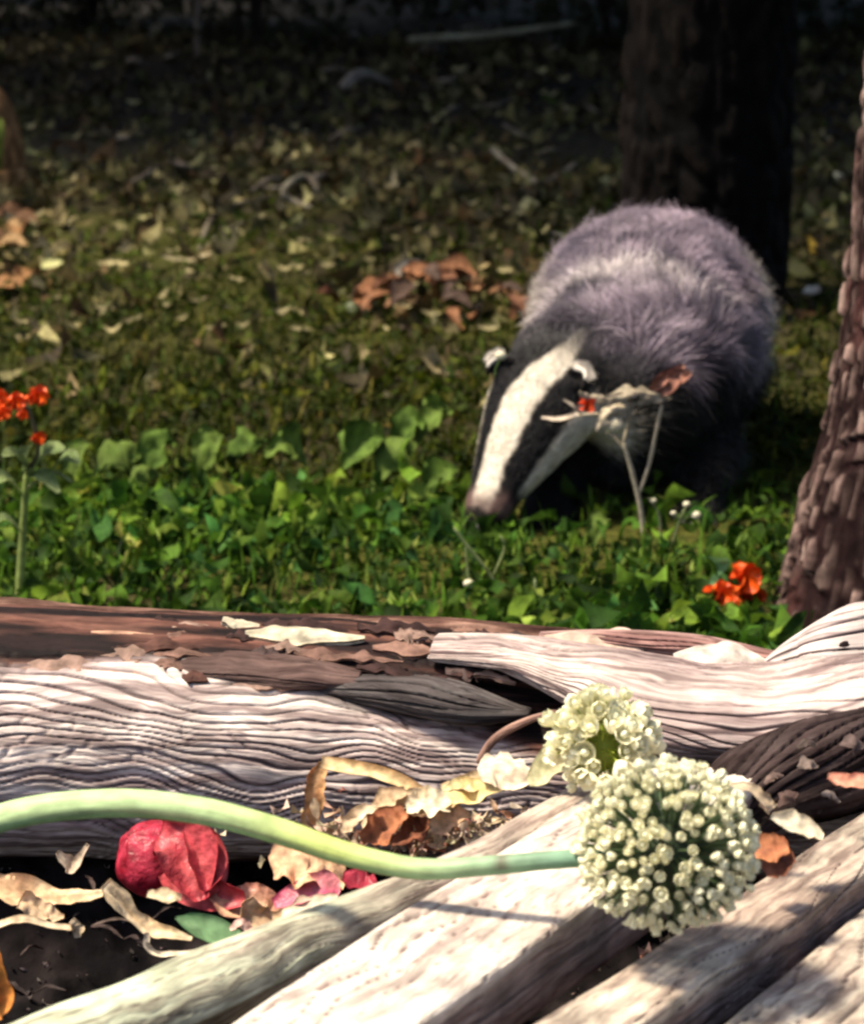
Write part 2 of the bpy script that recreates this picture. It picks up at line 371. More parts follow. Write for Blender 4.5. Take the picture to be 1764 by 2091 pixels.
DARKBARK = [(.0025, .002, .002), (.009, .0065, .0045), (.012, .008, .007)]
pb = W(1440, 640, z=0)
tree('tree', (pb.x, pb.y, 0), (.02, .1), .150, 4.2, (.8, 7.0, 3.7), (2.6, 1.9, 1.1), 5500,
     'thick dark brown tree trunk standing directly behind the badger', DARKBARK, 11, flare=1.12, flute=.16)
LITBARK = [(.016, .007, .007), (.40, .28, .24), (.085, .036, .032)]
rb = W(1985, 1290, z=0)
tree('tree', (rb.x+.010, rb.y+.03, 0), (.10, .25), .175, 4.5, (2.2, 4.6, 4.4), (1.7, 1.5, 1.0), 3500,
     'rough pale barked tree leaning at the right edge beside the orange flowers', LITBARK, 23, flare=1.7, flute=.06, res=(700, 200), freq=19, amp=.030)
for i, (x, y, lx) in enumerate([(-3.1, 8.2, .5), (3.4, 8.8, -.4), (-2.4, 12.2, .3), (2.7, 12.6, -.2), (-.4, 15.5, .1), (-3.4, 10.3, .9), (3.9, 10.4, -.9)]):  # trees out of view, added so their crowns darken the back
    tree('tree', (x, y, 0), (lx, .1), .2, 4.6, (x*.62+lx, y+.2, 3.9), (2.9, 2.5, 1.25), 5000,
         'dark tree added out of view, its crown darkening the wood behind the leaf litter', DARKBARK, 40+i, flare=1.3, res=(80, 40), group='added trees shading the back of the wood')

# dense dark shrubs along the back of the wood
def shrub(base, r, n, seed, label):
    rs = np.random.default_rng(seed); root = empty('shrub', base, label, 'shrub', 'dark shrubs at the back of the wood')
    p = rs.normal(0, .42, (n, 3))*np.array(r)+np.array(base)+np.array((0, 0, r[2]*.55)); p[:, 2] = np.abs(p[:, 2])
    R = rotz(rs.uniform(0, 6.28, n))@rotx(rs.normal(.2, .7, n))@roty(rs.normal(0, .5, n))
    cols = palette(n, [(.020, .024, .012), (.032, .030, .018), (.05, .05, .035)], [4, 3, 1])
    obj('foliage', scatter('foliage', [leaf_tpl(3, .5, .3, .2), leaf_tpl(3, .35, -.4, .2)], p, R, rs.uniform(.04, .11, n), cols, None), M_LEAF, root)
    for k in range(4):
        a = rs.uniform(0, 6.28); e = Vector(base)+Vector((math.cos(a)*r[0]*.6, math.sin(a)*r[1]*.6, r[2]*1.1))
        obj('stem', limb([Vector(base)+Vector((0, 0, -.05)), Vector(base).lerp(e, .5)+Vector((0, 0, .1)), e], [.014, .01, .004], 14, 6, color=(.03, .022, .018)), M_BARK, root)
for i in range(11):
    x = -3.2+i*.64; y = 10.4+rng.uniform(-.3, 1.2)
    shrub((x, y, 0), (.5, .45, .8+.3*rng.random()), 1500, 200+i, 'low dark leafy shrub in deep shade at the back of the wood')

# ------------------------------------------------------------------ LEAF LITTER
LEAFS = [leaf_tpl(4, .42, .6, .25, .3), leaf_tpl(4, .30, -.6, .15, -.4), leaf_tpl(4, .5, .9, .1, .4), leaf_tpl(4, .20, .5, .4, .3), leaf_tpl(4, .26, 1.0, .3, -.5)]
def litter(n, y0, y1, xs_, cols, wts, smin, smax, mat, lift=.004, tilt=.45, jit=.25, dens=None):
    y = rng.uniform(y0, y1, n); x = rng.uniform(-1, 1, n)*(xs_[0]+xs_[1]*y)+.1
    if dens is not None:
        k = rng.random(n) < dens(x, y); x, y = x[k], y[k]; n = len(x)
    pos = np.stack([x, y, gz(x, y)+lift+rng.exponential(.008, n)], -1)
    R = rotz(rng.uniform(0, 6.28, n))@rotx(rng.normal(0, tilt, n))@roty(rng.normal(0, tilt, n))
    return pos, R, rng.uniform(smin, smax, n), palette(n, cols, wts, jit)
def bump_sites(x, y): return np.clip(.45+.8*fbm(x*2.2, y*2.2, 0, 55), .12, 1)*(.08+.92*sstep(5.0, 6.2, y))
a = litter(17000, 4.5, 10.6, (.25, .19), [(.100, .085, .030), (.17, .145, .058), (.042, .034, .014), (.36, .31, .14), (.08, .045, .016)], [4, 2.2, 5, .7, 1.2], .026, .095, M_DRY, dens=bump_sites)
a[3][:] *= mixc((1, 1, 1), (.42, .40, .40), sstep(7.2, 9.0, a[0][:, 1]))  # far leaves coloured darker, painting in the deep shade there
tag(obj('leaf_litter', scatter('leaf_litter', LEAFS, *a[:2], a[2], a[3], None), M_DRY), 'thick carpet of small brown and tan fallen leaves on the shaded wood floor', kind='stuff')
# mossy low growth through the litter, green turf nearer
def green_d(x, y): return (.35+.65*sstep(4.6, 5.8, y))*np.clip(sstep(7.4, 5.0, y)*(.30+.7*sstep(-.15, .3, fbm(x*1.5, y*1.5, 0, 12)))+.04, 0, 1)
a = litter(27000, 4.0, 9, (.3, .18), [(.046, .062, .007), (.066, .080, .010), (.032, .046, .006), (.15, .15, .04)], [4, 3, 3, .5], .012, .040, M_LEAF, dens=green_d, tilt=.6)
a[3][:] *= mixc((.72, .70, .70), (1, 1, 1), sstep(4.9, 5.8, a[0][:, 1]))
tag(obj('moss_and_seedlings', scatter('moss', LEAFS, *a[:2], a[2], a[3], None), M_LEAF), 'olive green moss and tiny seedlings spreading between fallen leaves', kind='stuff')
ROUND = [leaf_tpl(6, .62, .6, .18, .3, True), leaf_tpl(6, .5, -.7, .25, -.3, True), leaf_tpl(6, .30, .9, .3, .5), leaf_tpl(6, .22, -.9, .2, .6), leaf_tpl(6, .38, 1.1, .2, -.4)]
def clear_b(x, y): return 1-.85*sstep(1.0, .7, ((x-.27)/.27)**2+((y-3.86)/.28)**2)
def near_d(x, y): return (sstep(5.2, 3.7, y)*np.clip(.6+.8*fbm(x*5, y*5, 0, 66), .2, 1)+.05)*clear_b(x, y)
a = litter(17000, 3.0, 5.2, (.45, .15), [(.030, .062, .008), (.055, .095, .012), (.095, .14, .022), (.016, .034, .006), (.16, .18, .045), (.035, .085, .025)], [4, 3.5, 1.8, 4, .7, 1.5], .014, .056, M_LEAF, lift=.008, tilt=.85, dens=near_d)
px_, py_ = a[0][:, 0], a[0][:, 1]
pv = fbm(px_*3.2, py_*3.2, 0, 140); a = (a[0], a[1], a[2]*(.75+.9*np.clip(pv+.35, 0, 1)), a[3]*(1+1.1*pv[:, None])*mixc((1, 1, 1), (1.25, .95, .6), sstep(.0, .4, fbm(px_*2, py_*2, 0, 141))))
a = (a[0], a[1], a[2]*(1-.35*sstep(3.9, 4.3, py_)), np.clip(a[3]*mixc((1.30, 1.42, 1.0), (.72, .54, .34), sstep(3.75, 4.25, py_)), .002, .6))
a[0][:, 2] += rng.uniform(0, .03, len(a[0]))*sstep(4.6, 3.4, a[0][:, 1])*(1-.8*sstep(1.6, .9, ((a[0][:, 0]-.27)/.27)**2+((a[0][:, 1]-3.80)/.33)**2))
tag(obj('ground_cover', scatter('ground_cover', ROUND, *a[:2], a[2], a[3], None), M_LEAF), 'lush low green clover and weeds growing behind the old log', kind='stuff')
# grass blades
def blades(n, y0, y1, h0, h1, cols, wts, dens=None):
    y = rng.uniform(y0, y1, n); x = rng.uniform(-1, 1, n)*(.45+.15*y)+.1
    if dens is not None:
        k = rng.random(n) < dens(x, y); x, y = x[k], y[k]; n = len(x)
    h = rng.uniform(h0, h1, n); az = rng.uniform(0, 6.28, n); bend = rng.uniform(.2, 1.3, n)
    d = np.stack([np.cos(az), np.sin(az), 0*az], -1); s = np.stack([-np.sin(az), np.cos(az), 0*az], -1)
    b = np.stack([x, y, gz(x, y)-.004], -1); up = np.array([0, 0, 1.]); w = rng.uniform(.0012, .0042, n)[:, None]
    rows = []
    for t in (0, .35, .7, 1.0):
        c = b+up*(h*(t-.35*bend*t*t))[:, None]+d*(h*bend*.6*t*t)[:, None]; ww = w*(1-t)**.6 if t < 1 else 0*w
        rows += [c-s*ww, c+s*ww]
    V = np.stack(rows, 1); f = np.array([[0, 1, 3, 2], [2, 3, 5, 4], [4, 5, 7, 6]])
    Fc = f[None]+(np.arange(n)*8)[:, None, None]
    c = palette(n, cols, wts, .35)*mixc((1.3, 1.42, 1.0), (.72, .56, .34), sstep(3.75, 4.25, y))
    return mesh_np('grass', V.reshape(-1, 3), Fc.reshape(-1, 4), {'Col': np.repeat(c, 8, axis=0)})
tag(obj('grass', blades(32000, 3.05, 5.4, .02, .075, [(.05, .095, .012), (.09, .14, .02), (.20, .22, .07), (.025, .05, .008)], [4, 3, 1, 3], near_d), M_LEAF), 'short green grass blades between the clover', kind='stuff')

tag(obj('turf', blades(34000, 4.0, 6.4, .010, .030, [(.036, .062, .010), (.052, .080, .013), (.022, .042, .008)], [4, 3, 3], lambda x, y: sstep(6.4, 5.2, y)), M_LEAF), 'fine short dark olive turf left of and behind the badger', kind='stuff')

# ------------------------------------------------------------------ THE BADGER
def ellipsoid(c, ax, r, seg=20, rings=12):
    th = np.linspace(0, np.pi, rings+1); ph = np.linspace(0, 2*np.pi, seg, endpoint=False)
    TH, PH = np.meshgrid(th, ph, indexing='ij')
    p = np.stack([np.sin(TH)*np.cos(PH)*r[0], np.sin(TH)*np.sin(PH)*r[1], np.cos(TH)*r[2]], -1).reshape(-1, 3)
    V = p@np.array(ax)+np.array(c); Fc = []
    for i in range(rings):
        for j in range(seg):
            j2 = (j+1) % seg; Fc.append((i*seg+j, i*seg+j2, (i+1)*seg+j2, (i+1)*seg+j))
    return V, np.array(Fc)
VV, FF = [], []; nb = 0
def add_chain(keys, n, sidev=None):
    """keys: (x,y,z, half side, half up); oriented along the path"""
    global nb
    K = spline(keys, n); T = np.gradient(K[:, :3], axis=0); T /= np.linalg.norm(T, axis=1)[:, None]
    for k in range(n):
        t = T[k]; u0 = np.array([0, 0, 1.]) if sidev is None else sidev
        s = np.cross(t, u0); s /= np.linalg.norm(s); u = np.cross(s, t)
        rs, ru = K[k, 3], K[k, 4]
        v, f = ellipsoid(K[k, :3], [s, t, u], (rs, (rs+ru)*.4, ru)); VV.append(v); FF.append(f+nb); nb += len(v)
# trunk of the body (heading away from the camera)
BODY = [(.262, 3.90, .165, .085, .075), (.285, 3.97, .190, .135, .115), (.300, 4.06, .202, .152, .132), (.318, 4.18, .207, .164, .142),
        (.335, 4.32, .206, .168, .145), (.345, 4.45, .194, .152, .132), (.350, 4.55, .175, .105, .10)]
add_chain(BODY, 22)
nose = np.array(W(984, 1062, y=3.735)); earm = np.array(W(1118, 775, y=3.875))
HA = (earm-nose)/np.linalg.norm(earm-nose); HL = np.linalg.norm(earm-nose)
camv = np.array([0, 0, CAM_H])-(nose+earm)/2; camv /= np.linalg.norm(camv)
perp = camv-(camv@HA)*HA; perp /= np.linalg.norm(perp)
left = np.cross(HA, perp); left = left if left[0] < 0 else -left
th = math.radians(30); HW = math.cos(th)*perp+math.sin(th)*left     # top of the head
HS = np.cross(HA, HW); HS = HS if HS[0] > 0 else -HS                # towards the badger's left (photo right)
def hp(t, s=0.0, w=0.0): return nose+HA*(t*HL)+HS*s+HW*w
heads = [(0.0, .024, .020, .000), (.10, .032, .025, .000), (.24, .037, .030, -.002), (.42, .048, .041, -.006), (.62, .060, .050, -.010), (.82, .073, .060, -.018), (1.0, .077, .066, -.028), (1.2, .084, .075, -.05)]
add_chain([(*hp(t, 0, o), a_*1.09, b_*1.05) for t, a_, b_, o in heads], 24, HW)
nk = hp(1.05, 0, -.04); add_chain([(*nk, .082, .078), (*(nk*.5+np.array([.285, 3.99, .205])*.5), .10, .10), (.29, 4.02, .205, .135, .12)], 9)
def leg(hip, knee, foot, r):
    add_chain([(*hip, r*1.7, r*1.7), (*knee, r*1.25, r*1.2), (*foot, r*.85, r*.85)], 11, np.array([0, -1., .1]))
    f = np.array(foot); add_chain([(*(f+[0, .015, -.004]), r*.9, r*.6), (*(f+[-.006, -.02, -.012]), r*1.0, r*.5), (*(f+[-.01, -.045, -.016]), r*.8, r*.35)], 6)
leg((.205, 3.98, .135), (.185, 3.93, .085), (.165, 3.850, .030), .042)
add_chain([(.27, 3.96, .14, .10, .07), (.26, 3.93, .105, .095, .055), (.25, 3.92, .085, .08, .04)], 6, np.array([0, -1., .1]))
leg((.375, 3.99, .135), (.380, 3.93, .085), (.372, 3.865, .030), .036)
leg((.245, 4.42, .13), (.225, 4.36, .095), (.235, 4.44, .028), .038)
leg((.445, 4.42, .13), (.46, 4.36, .095), (.455, 4.44, .028), .038)
add_chain([(.350, 4.58, .18, .035, .03), (.352, 4.66, .15, .024, .022), (.354, 4.73, .11, .012, .011)], 8)
for s in (-1, 1):    # ear bases are part of the one skin
    c = hp(.93, s*.060, .018); v, f = ellipsoid(c, [HS, HA, HW], (.014, .010, .018)); VV.append(v); FF.append(f+nb); nb += len(v)
raw = mesh_np('raw', np.vstack(VV), np.vstack(FF))
tmp = bpy.data.objects.new('tmp', raw); col.objects.link(tmp)
md = tmp.modifiers.new('r', 'REMESH'); md.mode = 'VOXEL'; md.voxel_size = .006
sm = tmp.modifiers.new('s', 'SMOOTH'); sm.factor = .6; sm.iterations = 5
bpy.context.view_layer.update(); dg = bpy.context.evaluated_depsgraph_get()
body_me = bpy.data.meshes.new_from_object(tmp.evaluated_get(dg)); bpy.data.objects.remove(tmp); body_me.name = 'badger_body'
nv = len(body_me.vertices); BV = np.zeros(nv*3, np.float32); body_me.vertices.foreach_get('co', BV); BV = BV.reshape(-1, 3).astype(float)
BN = np.zeros(nv*3, np.float32); body_me.vertices.foreach_get('normal', BN); BN = BN.reshape(-1, 3).astype(float)

def badger_color(p):
    """coat pattern: white central stripe, black eye stripes, white cheeks, grizzled back, black below"""
    x, y, z = p.T
    q = p-nose; t = q@HA/HL; s = q@HS; w = q@HW+.018*sstep(.3, 1.1, t)
    rr = np.hypot(s, w)+1e-6; phi = np.degrees(np.arctan2(s, w)); ap = np.abs(phi)
    n1 = fbm(x*55, y*55, z*55, 81); n2 = fbm(x*13, y*13, z*13, 82); n3 = fbm(x*28, y*28, z*28, 85)
    # body
    c = mixc((.050, .040, .060), (.30, .235, .285), np.clip(.48+.9*n2+.85*n3, 0, 1))
    ring = np.exp(-((y-3.99-.10*np.abs(x-.3)+.03*n2)/.035)**2)*sstep(.22, .27, z)
    c = mixc(c, (.52, .45, .45), np.clip(ring*1.0, 0, 1)*np.clip(.55+1.8*n3, 0, 1))
    c = mixc(c, (.022, .018, .030), sstep(.235, .20, x+.01*n2)*sstep(4.03, 3.98, y+.02*n3)*.85)
    edge = sstep(.125, .165, np.abs(x-.325))*sstep(3.95, 4.15, y)
    c = mixc(c, (.38, .34, .27), edge*.6)
    dark = sstep(.155, .115, z+.03*n2+.012*n1); c = mixc(c, (.010, .009, .009), dark)
    chest = sstep(4.04, 3.96, y+.02*n2)*sstep(.235, .185, z+.02*n2); c = mixc(c, (.010, .009, .009), chest)
    # head
    inh = sstep(1.42, 1.12, t+.12*n2)*(sstep(.14, .115, rr))*sstep(4.02, 3.97, y)
    hw = .0135+.011*sstep(.1, .75, t)-.004*sstep(.9, 1.3, t)
    ss = s-.036*sstep(.62, 1.25, t)+.004*sstep(.0, .4, t)+.005*n1+.003*n3
    front = w > 0
    white = sstep(hw+.004, hw-.001, np.abs(ss)+.012*sstep(.9, 1.3, t))*front*sstep(1.28, .88, t+.12*n2+.06*n1)
    lo = 88-8*sstep(.3, .8, t); hi = 135
    cheek = sstep(lo-13, lo-3, ap+4*n1)*sstep(hi+8, hi-6, ap+4*n1)*sstep(.16, .30, t)*sstep(1.02, .88, t)
    hc = np.broadcast_to(np.array((.010, .009, .010)), c.shape)
    hc = mixc(hc, (.045, .040, .042), sstep(1.0, 1.25, t+.1*n2))
    hc = mixc(hc, (.80, .70, .58), white)
    hc = mixc(hc, (.80, .70, .57), cheek)
    mz = sstep(.20, .06, t+.05*n1); hc = mixc(hc, (.16, .095, .085), mz*.85); hc = mixc(hc, (.010, .008, .008), sstep(.045, .0, t+.03*n1))
    return mixc(c, hc, inh), inh, t, s, w
bcol, inh, bt, bs, bw = badger_color(BV)
a_ = body_me.color_attributes.new('Col', 'FLOAT_COLOR', 'POINT')
cc = np.ones((nv, 4), np.float32); cc[:, :3] = bcol*.7; a_.data.foreach_set('color', cc.ravel())
for p in body_me.polygons: p.use_smooth = True
badger = empty('badger', (.30, 4.15, 0), 'grey badger with black and white striped face sniffing the grass', 'badger')
body_me.materials.clear(); obj('body', body_me, M_SKIN, badger)

# fur: tapered strands grown from the skin
body_me.calc_loop_triangles(); nt_ = len(body_me.loop_triangles); TI = np.zeros(nt_*3, np.int32); body_me.loop_triangles.foreach_get('vertices', TI); TI = TI.reshape(-1, 3)
A_, B_, C_ = BV[TI[:, 0]], BV[TI[:, 1]], BV[TI[:, 2]]
area = np.linalg.norm(np.cross(B_-A_, C_-A_), axis=1)/2
vis = ((BV[TI[:, 0]]-np.array([0, 0, CAM_H]))*BN[TI[:, 0]]).sum(1) < .9     # keep everything that could show
wgt = area*np.where(inh[TI[:, 0]] > .5, 2.6, 1.0)*np.where(((np.array([0, 0, CAM_H])-A_)*BN[TI[:, 0]]).sum(1) > -1.2, 1, .35)
NF = 150000
ti = rng.choice(nt_, NF, p=wgt/wgt.sum()); u = rng.random((NF, 1)); v = rng.random((NF, 1)); m_ = (u+v) > 1; u[m_] = 1-u[m_]; v[m_] = 1-v[m_]
P0 = A_[ti]+(B_[ti]-A_[ti])*u+(C_[ti]-A_[ti])*v
N0 = BN[TI[ti]].mean(1); N0 /= np.linalg.norm(N0, axis=1)[:, None]
fc, finh, ft, fs, fw = badger_color(P0)
flow = np.tile(np.array([.12, 1., -.28]), (NF, 1)); flow = flow*(1-finh[:, None])+(HA*1.0+HW*-.1)*finh[:, None]
cl = np.stack([fbm(P0[:, 0]*26, P0[:, 1]*26, P0[:, 2]*26, 90+k, 2) for k in range(3)], -1)+.6*np.stack([fbm(P0[:, 0]*14, P0[:, 1]*14, P0[:, 2]*14, 190+k, 1) for k in range(3)], -1)
flow = flow+cl*1.7*(1-finh[:, None]*.75)+rng.normal(0, .30, (NF, 3))*(1-.5*finh[:, None])
flow -= N0*(flow*N0).sum(1)[:, None]; flow /= np.linalg.norm(flow, axis=1)[:, None]+1e-9
lowz = sstep(.10, .05, P0[:, 2])
ln = (.040*(1-finh)+.0085*finh)*(1-.65*lowz)*rng.uniform(.6, 1.25, NF)*np.where(rng.random(NF) < .08, 1.0+.40*(1-finh), 1); ln *= np.where((finh > .5) & (ft < .22), .45, 1)
lift = (.50*(1-finh)+.28*finh)+rng.normal(0, .20, NF)*(1-.5*finh)
D1 = flow+N0*lift[:, None]; D1 /= np.linalg.norm(D1, axis=1)[:, None]
D2 = D1+flow*.5+np.array([0, 0, -.35])*(1-finh[:, None]); D2 /= np.linalg.norm(D2, axis=1)[:, None]
wd = np.cross(D1, N0+rng.normal(0, .6, (NF, 3))); wd /= np.linalg.norm(wd, axis=1)[:, None]+1e-9
hw_ = (.00062*(1-finh)+.00045*finh)[:, None]
c0 = P0-N0*.001; c1 = c0+D1*(ln*.5)[:, None]; c2 = c1+D2*(ln*.5)[:, None]
V = np.stack([c0-wd*hw_, c0+wd*hw_, c1-wd*hw_*.8, c1+wd*hw_*.8, c2-wd*hw_*.12, c2+wd*hw_*.12], 1)
Fc = (np.array([[0, 1, 3, 2], [2, 3, 5, 4]])[None]+(np.arange(NF)*6)[:, None, None]).reshape(-1, 4)
vr = np.exp(rng.normal(0, .30, (NF, 1)))
base = fc*vr; grz = (1-finh)*sstep(.14, .20, P0[:, 2])
tipf = np.where(rng.random(NF) < .55, 1.7, .75)*grz+(1-grz)
FCc = np.stack([base*.9, base*.9, base, base, base*tipf[:, None], base*tipf[:, None]], 1).clip(.004, .9)
fur = obj('fur', mesh_np('fur', V.reshape(-1, 3), Fc, {'Col': FCc.reshape(-1, 3)}), M_FUR, badger)
# ears, nose, eyes, claws
for s in (-1, 1):
    c = hp(.95, s*(.066 if s > 0 else .058), .026)
    th_ = np.linspace(0, np.pi, 13); n_ = 5; Vn = []; Cn = []
    outd = HA*.55+HW*.45+HS*s*.45; outd /= np.linalg.norm(outd); sid = np.cross(outd, HW); sid /= np.linalg.norm(sid); bk = np.cross(outd, sid)
    for q in range(n_):
        r = q/(n_-1)
        for a in th_:
            Vn.append(c+sid*math.cos(a)*.022*r+outd*(math.sin(a)*(.022 if s > 0 else .018)*r)+bk*(.010*(r**2)*(1+.5*abs(math.cos(a))))*(1 if (bk@HA) < 0 else -1))
            Cn.append((.012, .010, .010) if r < .8 or not (.8 < a < 2.6) else (.62, .56, .5))
    Fn = [(q*13+k, q*13+k+1, (q+1)*13+k+1, (q+1)*13+k) for q in range(n_-1) for k in range(12)]
    me = mesh_np('ear', np.array(Vn), np.array(Fn), {'Col': np.array(Cn)}); o = obj('ear', me, M_SKIN, badger)
    mo = o.modifiers.new('t', 'SOLIDIFY'); mo.thickness = .004
    # fringe of pale hairs on the rim
    k = 420 if s > 0 else 110; a = rng.uniform(0.1, np.pi-.1, k); a = rng.uniform(.9, np.pi-.35, k) if s > 0 else rng.uniform(1.1, 2.3, k); p = c+sid*np.cos(a)[:, None]*.022+outd*np.sin(a)[:, None]*.022+rng.normal(0, .0018, (k, 3))+bk*.008*(1 if (bk@HA) < 0 else -1)
    d = sid*np.cos(a)[:, None]*.6+outd*np.sin(a)[:, None]+rng.normal(0, .35, (k, 3)); d /= np.linalg.norm(d, axis=1)[:, None]
    ws = np.cross(d, np.array(camv)); ws /= np.linalg.norm(ws, axis=1)[:, None]; l = rng.uniform(.004, .010 if s > 0 else .007, k)[:, None]
    Vf = np.stack([p-ws*.0005, p+ws*.0005, p+d*l+ws*.0001, p+d*l-ws*.0001], 1)
    Ff = np.arange(k*4).reshape(-1, 4); obj('ear_fringe', mesh_np('ear_fringe', Vf.reshape(-1, 3), Ff, {'Col': np.tile((.72, .64, .56), (k*4, 1))}), M_FUR, o)
M_NOSE = mat_plain('wet_nose', (.008, .007, .007), (.03, .024, .024), 300, rough=.35, spec=.5)
M_EYE = mat_plain('eye', (.004, .003, .003), (.008, .006, .005), 50, rough=.08, bump=0, spec=.6)
M_CLAW = mat_plain('claw', (.02, .016, .014), (.05, .04, .035), 90, rough=.5)
v1, f1 = ellipsoid(hp(-.085, 0, .002), [HS, HA, HW], (.0215, .017, .0175)); v1 = v1+(.0012*fbm(v1[:, 0]*300, v1[:, 1]*300, v1[:, 2]*300, 5))[:, None]*HA
obj('nose', mesh_np('nose', v1, f1), M_NOSE, badger)
for s in (-1, 1):
    v1, f1 = ellipsoid(hp(.50, s*.037, .018), [HS, HA, HW], (.0062,)*3); obj('eye', mesh_np('eye', v1, f1), M_EYE, badger)
for fx in (.165, .372):
    for k in range(5):
        b = Vector((fx-.028+k*.011, 3.815, .016)); obj('claw', limb([b, b+Vector((0, -.012, 0)), b+Vector((0, -.022, -.010))], [.0026, .002, .0006], 8, 6, color=(.05, .04, .035)), M_CLAW, badger)

# ------------------------------------------------------------------ FOREGROUND WOOD
def log_disp(amp=.005, layers=150, seed=0, big=.012, cross=True, warp=.026, gap=(.06, .30), kf=6, cs=.55):
    """weathered grain: wavy splitting layers along the length with cross checks"""
    def f(L, A, R):
        ar = A*R.mean()+0*R
        wv = warp*fbm(L*4.5, ar*7, seed, seed+1, 3)+warp*.25*noise(L*22, ar*30, seed, seed+6)
        q = (ar+wv)*layers
        cell = np.floor(q); fr = np.abs(q-cell-.5)*2         # 1 at the joints between layers
        keep = 1.3*noise(L*kf, cell*.37, 0, seed+4)
        gapv = sstep(1-gap[1], 1-gap[0], fr)*np.clip(.65+.6*keep, .1, 1)
        cc = np.floor(L*22+3*_hash(cell, cell*0, cell*0, 9)+1.6*noise(L*9, ar*9, 0, 5)); cfr = np.abs(L*22+3*_hash(cell, cell*0, cell*0, 9)+1.6*noise(L*9, ar*9, 0, 5)-cc-.5)*2
        cr = sstep(.86, 1.0, cfr)*sstep(.0, .5, noise(L*5, ar*26, 0, seed+8))*cs if cross else 0
        cav = np.clip(gapv+cr, 0, 1)
        q2 = (ar+wv*1.3)*layers*1.45+3*noise(L*6, ar*12, 0, seed+31); f2 = np.abs(q2-np.floor(q2)-.5)*2
        cav = np.clip(cav+.12*sstep(.70, 1, f2)*sstep(-.05, .35, noise(L*9+ar*7, ar*37-L*4, 0, seed+33)), 0, 1)
        lv = noise(L*8, cell*.71, 0, seed+11)
        d = -amp*cav+amp*.35*lv+big*fbm(L*5, ar*9, seed, seed+2, 3)+amp*.30*fbm(L*11+ar*17, ar*97-L*5, 0, seed+3, 2)
        return d, {'cav': cav, 'ar': ar, 'lv': lv}
    return f
def wood_color(pale, mid, crack, seed, bark=None, barkf=None):
    def f(L, A, V, G):
        n = fbm(L*7, G['ar']*22, seed, seed+20); c = mixc(mid, pale, np.clip(.55+.9*n+.25*G['lv'], 0, 1))
        c = mixc(c, crack, np.clip(G['cav'], 0, 1)*.85)
        if bark is not None:
            k = barkf(L, A, V); b = mixc(bark[0], bark[1], np.clip(.42+2.0*fbm(L*7, G['ar']*70, seed, seed+23), 0, 1)); c = mixc(c, b, k)
        return c
    return f
PALE, MID, CRK = (.70, .60, .54), (.46, .36, .345), (.060, .034, .044)
# main grey log
pA = [Vector((x_, y_, z_)) for x_, y_, z_ in [(-1.0, 2.36, .225), (-.60, 2.345, .228), (-.30, 2.335, .230), (-.08, 2.325, .224), (.10, 2.315, .212), (.26, 2.30, .200), (.45, 2.30, .19)]]
def bkf(L, A, V):
    z = V[..., 2]; x = V[..., 0]
    y = V[..., 1]; edge = 2.262-.035*sstep(-.3, -.05, x)-.03*sstep(-.02, .15, x)+.02*fbm(L*5, A*2, 0, 71)+.012*fbm(L*20, A*8, 0, 72)
    return sstep(edge-.006, edge+.010, y)
meA = limb(pA, [(.135, .10), (.135, .10), (.135, .102), (.130, .098), (.125, .092), (.12, .085), (.11, .08)], 640, 330, disp=log_disp(.0032, 140, 1, big=.012, warp=.040, kf=4.5, cs=.55), front=42,
           color=wood_color(PALE, MID, CRK, 1, ((.012, .005, .005), (.15, .066, .048)), bkf), seed=1)
tag(obj('weathered_log', meA, M_LOG), 'long grey weathered log with cracked wavy grain lying across the picture', 'log')
# reddish rotten strip behind
pB = [W(-500, 1285, y=2.40), W(0, 1285, y=2.40), W(420, 1292, y=2.39), W(800, 1296, y=2.38), W(1150, 1325, y=2.36), W(1420, 1350, y=2.34)]
tag(obj('bark_slab', limb(pB, [(.03, .020), (.034, .026), (.034, .022), (.03, .016), (.03, .017), (.02, .01)], 360, 80, disp=log_disp(.005, 170, 5, big=.012, cross=False), front=60,
    color=wood_color((.34, .20, .15), (.06, .028, .022), (.012, .006, .006), 5), seed=5), M_BARK), 'thin reddish brown slab of bark along the top of the grey log', 'bark')
def piece(name, path, radii, label, cat, cols, seed, n=200, m=84, amp=.003, layers=130, big=.006, mat=None, power=2.0, group=None, warp=.012, front=False, cross=False, gap=(.06, .3)):
    return tag(obj(name, limb(path, radii, n, m, disp=log_disp(amp, layers, seed, big=big, warp=warp, cross=cross, gap=gap), color=wood_color(*cols, seed), seed=seed, power=power, front=front), mat or M_WOOD), label, cat, group)
def splinter(path, w_, cols, label, seed):
    me = ribbon(path, [w_*.35]+[w_*(1+.3*math.sin(seed+q)) for q in range(len(path)-2)]+[w_*.2], (0, -.35, 1), cup=-.25, crumple=.12, seed=seed, n=90, m=11, color=tuple(q*.78 for q in cols[0]), color2=tuple(q*.6 for q in cols[1]), thick=.004, edge=.28)
    return tag(obj('wood_strip', me, M_SPLIT), label, 'wood strip')
M_SPLIT = mat_attr('split_wood', rough=.85, trans=0, scale=70, var=.45, spec=.15, bump=.6)
SC1 = ((.70, .62, .46), (.5, .42, .30), (.12, .08, .06))
